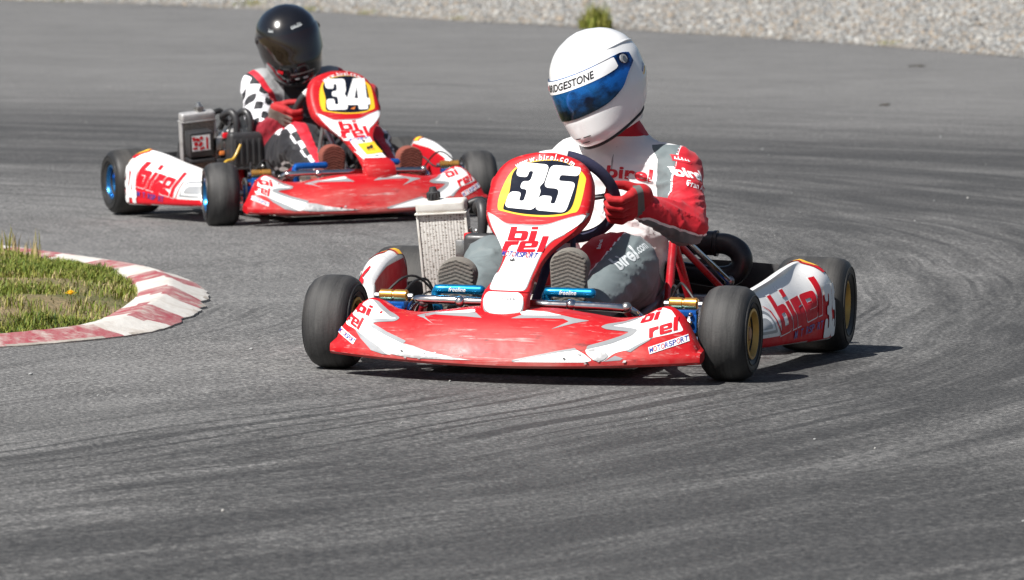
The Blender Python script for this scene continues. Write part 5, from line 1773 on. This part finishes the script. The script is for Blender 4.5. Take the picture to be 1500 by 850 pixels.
def make_driver(num, pose):
    x0, y0, rz, roll = pose
    q = POSES[num]
    P = empty('person', (x0, y0, float(gh(x0, y0))), (0, roll, rz))
    tag(P, 'driver in white and red race suit and white helmet seated in kart 35' if num == '35' else 'driver in black checked race suit and black helmet seated in kart 34', 'person')
    opts = O35 if num == '35' else O34
    C, T, Nw = opts['wheel_c'], Vector((0, .55, .835)).normalized(), Vector((0, -.835, .55)).normalized()
    X = Vector((1, 0, 0))
    hang = {-1: R(-97 if num == '35' else -80), 1: R(95 if num == '35' else 97)}
    wr = {}
    for i, s in enumerate((-1, 1)):
        rimp = C + X * math.sin(hang[s]) * .15 + T * math.cos(hang[s]) * .15
        e = Vector(q['el'][i])
        d = (e - rimp); out = Vector((s * .75, -.62, -.05)).normalized()
        wr[s] = tuple(rimp + (d.normalized() * .45 + out * .55).normalized() * .098)
    A = lambda v: np.array(v, float)
    bones = []
    for i, s in enumerate((-1, 1)):
        bones.append((q['sh'][i], q['el'][i], .072, .056)); bones.append((q['el'][i], wr[s], .057, .040))
    hipL = (-q['hip'][0], q['hip'][1], q['hip'][2]); hipR = q['hip']
    legs = []
    for i, h in enumerate((hipL, hipR)):
        legs.append((h, q['kn'][i], .098, .092)); legs.append((q['kn'][i], q['an'][i], .084, .050))
    def torso(Q):
        d = d_ell(Q, q['pel'], (.165, .125, .115))
        d = smin(d, d_ell(Q, q['bel'], (.165, .130, .155)), .07)
        d = smin(d, d_ell(Q, q['che'], (.178, .135, .155)), .07)
        d = smin(d, d_cone(Q, A(q['sh'][0]) * np.array([.80, 1, 1]) + np.array([0, 0, .0]), A(q['sh'][1]) * np.array([.80, 1, 1]), .072, .072), .05)
        d = smin(d, d_cone(Q, A(q['neck']) + np.array([0, -.02, -.05]), A(q['neck']) + np.array([0, 0, .02]), .092, .066), .045)
        d = smin(d, d_cone(Q, A(q['neck']), A(q['head']), .056, .056), .02)
        return smin(d, d_ell(Q, q['head'], (.078, .095, .112)), .02)
    def arms(Q):
        d = None
        for a, b, ra, rb in bones:
            k = d_cone(Q, a, b, ra, rb)
            d = k if d is None else smin(d, k, .022)
        return d
    def legd(Q):
        d = None
        for a, b, ra, rb in legs:
            k = d_cone(Q, a, b, ra, rb)
            d = k if d is None else smin(d, k, .025)
        if num == '35':
            for kx, s in ((q['kn'][0], 1),):
                d = smin(d, d_ell(Q, (kx[0] + s * .035, kx[1] - .02, kx[2] + .012), (.108, .10, .083)), .03)
        return d
    def body(Q):
        return smin(smin(torso(Q), arms(Q), .035), legd(Q), .05)
    V, F = nets(body, (-.40, -.52, .03), (.40, .52, .90), .0078)
    # cloth: folds gathered at elbow, waist and knee
    e = .004
    gr = np.stack([body(V + np.eye(3)[i] * e) - body(V - np.eye(3)[i] * e) for i in range(3)], -1)
    gr /= np.maximum(np.linalg.norm(gr, axis=1, keepdims=True), 1e-9)
    dt, da, dl = torso(V), arms(V), legd(V)
    fold = np.zeros(len(V))
    j_el = np.minimum(np.linalg.norm(V - A(q['el'][0]), axis=1), np.linalg.norm(V - A(q['el'][1]), axis=1))
    j_kn = np.minimum(np.linalg.norm(V - A(q['kn'][0]), axis=1), np.linalg.norm(V - A(q['kn'][1]), axis=1))
    j_be = np.linalg.norm(V - A(q['bel']) - np.array([0, .1, -.02]), axis=1)
    j_sh = np.minimum(np.linalg.norm(V - A(q['sh'][0]) - np.array([.05, .08, -.06]), axis=1), np.linalg.norm(V - A(q['sh'][1]) - np.array([-.05, .08, -.06]), axis=1))
    wgt = .45 + .9 * np.exp(-(j_el / .09) ** 2) + .6 * np.exp(-(j_kn / .14) ** 2) + .9 * np.exp(-(j_be / .15) ** 2) + .7 * np.exp(-(j_sh / .10) ** 2)
    x, y, z = V[:, 0], V[:, 1], V[:, 2]
    S = lambda a, b, t: np.clip((t - a) / (b - a), 0, 1)
    isleg = dl - np.minimum(dt, da)
    isarm = da - np.minimum(dt, dl)
    # closest point of the arm axis
    best = np.full(len(V), 9.); relz = np.zeros(len(V)); along = np.zeros(len(V)); axp = np.zeros((len(V), 3)); bone = np.zeros(len(V), int); acc = 0
    for k, (a, b, ra, rb) in enumerate(bones):
        t, c = seg_info(V, a, b)
        d = np.linalg.norm(V - c, axis=1)
        m = d < best
        L_ = np.linalg.norm(A(b) - A(a))
        off = 0 if k % 2 == 0 else np.linalg.norm(A(bones[k - 1][1]) - A(bones[k - 1][0]))
        best = np.where(m, d, best); relz = np.where(m, z - c[:, 2], relz); along = np.where(m, off + t * L_, along); bone = np.where(m, k, bone)
        axp[m] = c[m]
    # cloth: creases run round the limbs and bunch up at the joints
    allb = bones + legs
    bd = np.full(len(V), 9.); al2 = np.zeros(len(V)); ang2 = np.zeros(len(V)); bi2 = np.zeros(len(V))
    for k, (a, b, ra, rb) in enumerate(allb):
        t, c = seg_info(V, a, b); d = np.linalg.norm(V - c, axis=1) - ra * (1 - t) - rb * t; m = d < bd
        ab = (A(b) - A(a)); ln = np.linalg.norm(ab); ab = ab / ln
        e1 = np.cross(ab, [0.3, .2, 1.]); e1 /= np.linalg.norm(e1); e2 = np.cross(ab, e1)
        th_ = np.arctan2((V - c) @ e2, (V - c) @ e1)
        bd = np.where(m, d, bd); al2 = np.where(m, (0 if k % 2 == 0 else .3) + t * ln, al2); ang2 = np.where(m, th_, ang2); bi2 = np.where(m, k // 2, bi2)
    limb = np.clip((dt - np.minimum(da, dl)) / .03 + .5, 0, 1)
    nl = np.array([mnoise.noise((float(l) * 21 + 1.3 * math.sin(float(t_)), 1.1 * math.cos(float(t_)), 1.1 * math.sin(float(t_)) + 9 * float(k_))) for l, t_, k_ in zip(al2, ang2, bi2)])
    nl2 = np.array([mnoise.noise((float(l) * 46 + 2. * math.sin(float(t_)), 2. * math.cos(float(t_)), 2. * math.sin(float(t_)) + 9 * float(k_) + 4)) for l, t_, k_ in zip(al2, ang2, bi2)])
    ntor = np.array([mnoise.noise((float(a) * 7 + float(c) * 5, float(b) * 7, float(c) * 19 - float(a) * 9)) for a, b, c in V])
    ntor2 = np.array([mnoise.noise((float(a) * 19 - float(c) * 9, float(b) * 13, float(c) * 38 + float(a) * 12)) for a, b, c in V])
    ridge = lambda n_: (1 - np.minimum(1, np.abs(n_) * 2.2)) ** 2
    wn = limb * (ridge(nl) * .9 + .22 * ridge(nl2) - .35) + (1 - limb) * (ridge(ntor) * 1.25 + .35 * ridge(ntor2) - .45)
    V2 = V + gr * (wn * wgt * .0100)[:, None]
    tri = np.concatenate([F[:, [0, 1, 2]], F[:, [0, 2, 3]]])
    bv = BVHTree.FromPolygons([Vector(p) for p in V2], [tuple(map(int, f)) for f in tri])
    pr = Geo()
    at = {}
    if num == '35':
        ax_ = np.abs(x)
        s1 = np.maximum(.245 + .05 * S(.52, .60, z) * 0 - ax_, .33 - z)
        s2 = np.maximum(np.minimum(isarm, .245 - ax_ + .0 * z), .12 - along)
        s2 = np.maximum(isarm, .12 - along)
        sho = np.maximum(.585 - z + .30 * np.maximum(0, -.33 - y) * 0, .075 - ax_)          # yoke over the shoulders
        yoke = np.maximum(y - (-.345), .40 - z)                                            # back of the suit
        coll = np.maximum(.624 - z, -(.9 - z))
        redt = np.minimum(np.minimum(s1, s2), np.minimum(yoke, coll))
        gl = (.172 - (.36 - z) * .56) - ax_ - .02 * S(.2, .45, y)
        red = np.minimum(np.maximum(redt, -isleg), isleg)
        g1 = np.maximum(np.maximum(ax_ - .245, .192 - .03 * S(.56, .60, z) - ax_), np.maximum(np.maximum(.36 - z, along - .20), isleg * -1))
        g1 = np.maximum(g1, z - .60)
        g2 = np.maximum(np.maximum(isarm, relz + .028), .17 - along)
        g3 = np.maximum(isleg, gl)
        grey = np.minimum(np.minimum(g1, g2), g3)
        p1 = np.maximum(np.abs(ax_ - .245) - .0032, np.maximum(np.maximum(.36 - z, along - .16), isarm - .03))
        p1 = np.maximum(p1, z - .60)
        p2 = np.maximum(np.abs(relz + .028) - .0030, np.maximum(isarm, .17 - along))
        p3 = np.maximum(np.abs(gl) - .0030, isleg)
        zp = np.maximum(np.maximum(np.abs(x - (-.045 - .12 * (z - .42))) - .0028, -.30 - y), np.maximum(.26 - z, np.maximum(-isleg * 1., z - .60)))
        zp = np.maximum(zp, dt - da)
        at = dict(c_red=red, c_grey=grey, c_pipe=np.minimum(np.minimum(p1, p2), p3), c_zip=zp)
        def cst(O, U, W, N, off=.0012):
            return caster(bv, O, U, W, N, off, 1.)
        # chest wordmark (read facing the driver), sleeve prints, thigh print
        def frame(n, up):
            n = Vector(n).normalized(); u = Vector(up).cross(n).normalized(); w = n.cross(u)
            return n, u, w
        n, u, w = frame((0, 1, .25), (0, 0, 1))
        lay(pr, fit(art_text('birel', .05, .03), .135, .036, (0, 0), R(-4)), PRRED, cst(Vector((-.112, -.15, .536)) + n * .2, u, w, n), .008)
        n, u, w = frame((-.80, .62, .15), (0.1, 0, 1))
        o = Vector((-.279, -.220, .522)) + n * .25
        lay(pr, fit(art_text('birel', .04, .04), .085, .034, (0, 0), R(-16)), PRWHITE, cst(o, u, w, n), .006)
        lay(pr, fit(art_text('Fran Aust', .04, .008, .5), .098, .021, (.008, -.042), R(-20)), PRWHITE, cst(o, u, w, n), .006)
        lay(pr, rect(.048, .020, (.006, .044), R(-22)), PRRED, cst(o, u, w, n), .006)
        lay(pr, fit(scribble(5, 7), .038, .010, (.006, .044), R(-22)), PRWHITE, cst(o, u, w, n, .002), .006)
        n, u, w = frame((-.50, .82, .35), (-.35, -.1, 1))
        o = Vector((-.178, .17, .285)) + n * .25
        lay(pr, fit(art_text('birel', .05, .03), .090, .046, (-.016, -.010), R(54), .1), PRGREY, cst(o, u, w, n), .006)
        lay(pr, fit(art_text('.com', .05, .015), .046, .020, (.030, .046), R(54), .1), PRGREY, cst(o, u, w, n), .006)
        n, u, w = frame((0, .9, .5), (0, 0, 1))
        lay(pr, fit(art_text('birel', .04, .03), .034, .012, (0, 0), R(88)), PRWHITE, cst(Vector((-.118, .16, .325)) + n * .25, u, w, n), .006)
    else:
        # sleeve checks in (along, around)
        vec = V - axp
        th = np.arctan2(vec[:, 2], vec[:, 0] * np.sign(x))
        # outer side of each sleeve
        ds = np.minimum(np.linalg.norm(V - A(q['sh'][0]), axis=1), np.linalg.norm(V - A(q['sh'][1]), axis=1))
        xsL, xsR = q['sh'][0][0], q['sh'][1][0]; xm = (xsL + xsR) / 2
        uu = np.where(x > xm, x - xsR, xsL - x) - .020 + (.575 - z) * .55
        chk = .10 + np.sin(along * math.pi / .042 + .7 * np.sin(th * 2)) * np.sin((th + 6 * along) * math.pi / .80)
        front = (vec[:, 1] * .92 + vec[:, 0] * np.sign(x) * -.38) / np.maximum(best, 1e-6)
        check = np.maximum(np.maximum(-chk * .02, np.maximum(np.minimum(isarm, dt - da), .016 - uu)), np.maximum(along - .30, (front - .91) * .05))
        check = np.minimum(check, np.maximum(np.maximum(-chk * .02, isarm), np.maximum(along - .30, .19 - along)))
        light_sl = np.maximum(np.maximum(isarm, (.91 - front) * .05), np.maximum(along - .19, .016 - uu))
        # legs
        lz = np.full(len(V), 9.); lc = np.zeros((len(V), 3)); lal = np.zeros(len(V)); ls = np.zeros(len(V))
        for k, (a, b, ra, rb) in enumerate(legs):
            t, c = seg_info(V, a, b); d = np.linalg.norm(V - c, axis=1); m = d < lz
            off = 0 if k % 2 == 0 else .44
            lz = np.where(m, d, lz); lc[m] = c[m]; lal = np.where(m, off + t * np.linalg.norm(A(b) - A(a)), lal); ls = np.where(m, -1 if k < 2 else 1, ls)
        lv = V - lc
        lth = lv[:, 0] * ls / np.maximum(lz, 1e-6)              # +1 outer side
        upf = lv[:, 2] / np.maximum(lz, 1e-6)
        legred = np.maximum(isleg, np.maximum((lth - .45), (-.12 - lth)) * .07)
        legchk = np.maximum(np.maximum(isleg, np.maximum(lth - .78, .45 - lth) * .07), -np.sin(lal * math.pi / .052) * np.sin((lth - .45) * math.pi / .24) * .02)
        chest = np.maximum(np.maximum(uu + .015, -.42 - y), np.maximum(.40 - z, z - .64))
        stripe = np.maximum(np.maximum(np.abs(uu) - .015, .425 - z), z - .66)
        dred = np.minimum(np.maximum(isarm, .285 - along), np.maximum(isarm, np.maximum(relz + .012, .20 - along)))
        grp = np.maximum(np.maximum(isleg, lth) , -.3 - y)
        at = dict(c_dred=dred, c_light=np.minimum(chest, light_sl), c_check=np.minimum(check, legchk), c_red=np.minimum(stripe, legred), c_dark=np.maximum(np.maximum(np.maximum(dt - da, .40 - z), z - .55), np.maximum(np.abs(x + .03) - .06, -.36 - y)))
    suit = SUIT35 if num == '35' else SUIT34
    mats = [suit] + pr.mats
    nV = len(V2)
    tri2 = []
    mi = [0] * len(tri)
    for f, m in zip(pr.f, pr.m):
        for k in range(1, len(f) - 1):
            tri2.append((f[0] + nV, f[k] + nV, f[k + 1] + nV)); mi.append(m + 1)
    allV = np.concatenate([V2, np.array(pr.v, float).reshape(-1, 3)]) if pr.v else V2
    allF = np.concatenate([tri, np.array(tri2)]) if tri2 else tri
    o = np_mesh('body', allV, allF, mats, mi, True, P)
    for k, v in at.items():
        attr(o, k, np.concatenate([v, np.ones(len(allV) - nV)]))
    for i, s in enumerate((-1, 1)):
        hand(P, num, s, C, T, Nw, X, hang[s], wr[s], q['el'][i])
        shoe(P, num, q['heel'][i], q['toe'][i], q['an'][i])
    make_helmet(P, num, q['head'], q['hrot'])
    return P
# ================================================================== ASSEMBLY
POSE35 = (.1719, 15.3677, 2.9074, -.0113)
POSE34 = (-.8416, 22.5337, 3.5172, .0268)
O35.update(label='red and white go-kart number 35 in front with gold wheel rims', panel_dx=.026, steer=-.043, dark_col=True, rim=GOLD, wheel_c=Vector((.012, .085, .462)), wheel_rot=.12, pale=(R(-18), R(12)))
O34.update(label='red and white go-kart number 34 behind with blue wheel rims', panel_dx=-.05, steer=-.2076, dark_col=False, rim=RIMB, wheel_c=Vector((-.072, .085, .428)), wheel_rot=.30, pale=(R(-60), R(38)))
K35 = make_kart('35', POSE35, O35)
K34 = make_kart('34', POSE34, O34)
if 'make_driver' in globals():
    make_driver('35', POSE35)
    make_driver('34', POSE34)

# a dark twig and a couple of bits lying on the far asphalt
TWIG = mat('dark_twig', (.05, .04, .03), .9)
for (x, y, L_, a, lb) in ((3.15, 42.2, .15, .25, 'longest dark twig lying on the far asphalt near the gravel'), (2.35, 34.2, .07, .1, 'short dark twig lying on the asphalt nearer than the long one')):
    g = Geo(); g.tube([(-L_ / 2, 0, .006), (-.1 * L_, .01, .011), (.2 * L_, -.008, .008), (L_ / 2, .012, .014)], [.004, .006, .006, .003], TWIG, 6, 3)
    g.tube([(.1 * L_, 0, .01), (.3 * L_, .03, .02)], .003, TWIG, 5)
    tag(g.build('twig', None, 60, (x, y, float(gh(x, y))), (0, 0, a)), lb, 'twig', 'twigs on the far asphalt')

# ------------------------------------------------------------------ camera, light, view
cam = bpy.data.cameras.new('camera'); co = bpy.data.objects.new('camera', cam); COL.objects.link(co)
co.location = (0, 0, 1.3034); co.rotation_euler = (math.pi / 2 - .0719, 0, 0)
cam.sensor_width = 36; cam.lens = 36 * 7951.6 / 1500
cam.clip_start = .1; cam.clip_end = 3000
cam.dof.use_dof = True; cam.dof.focus_distance = 15.0; cam.dof.aperture_fstop = 11
SC.camera = co

EL = R(49)
sd = Vector((-.74, -.67, 0)).normalized() * math.cos(EL) + Vector((0, 0, math.sin(EL)))
sun = bpy.data.lights.new('sun', 'SUN'); so = bpy.data.objects.new('sun', sun); COL.objects.link(so)
sun.energy = 5.0; sun.angle = R(.55); sun.color = (1, .975, .94)
so.rotation_euler = (-sd).to_track_quat('-Z', 'Y').to_euler()
w = bpy.data.worlds.new('World'); SC.world = w; w.use_nodes = True
nt = w.node_tree
sk = nt.nodes.new('ShaderNodeTexSky'); sk.sky_type = 'NISHITA'; sk.sun_disc = False
sk.sun_elevation = EL; sk.sun_rotation = math.atan2(sd.x, sd.y)
sk.air_density = 1.0; sk.dust_density = 2.2; sk.ozone_density = .8
nt.links.new(sk.outputs[0], nt.nodes['Background'].inputs[0])
nt.nodes['Background'].inputs[1].default_value = .05
SC.render.engine = 'CYCLES'
SC.view_settings.view_transform = 'Standard'; SC.view_settings.look = 'None'
SC.view_settings.gamma = 1; SC.view_settings.exposure = .55
SC.view_settings.use_curve_mapping = False
SC.cycles.use_denoising = True
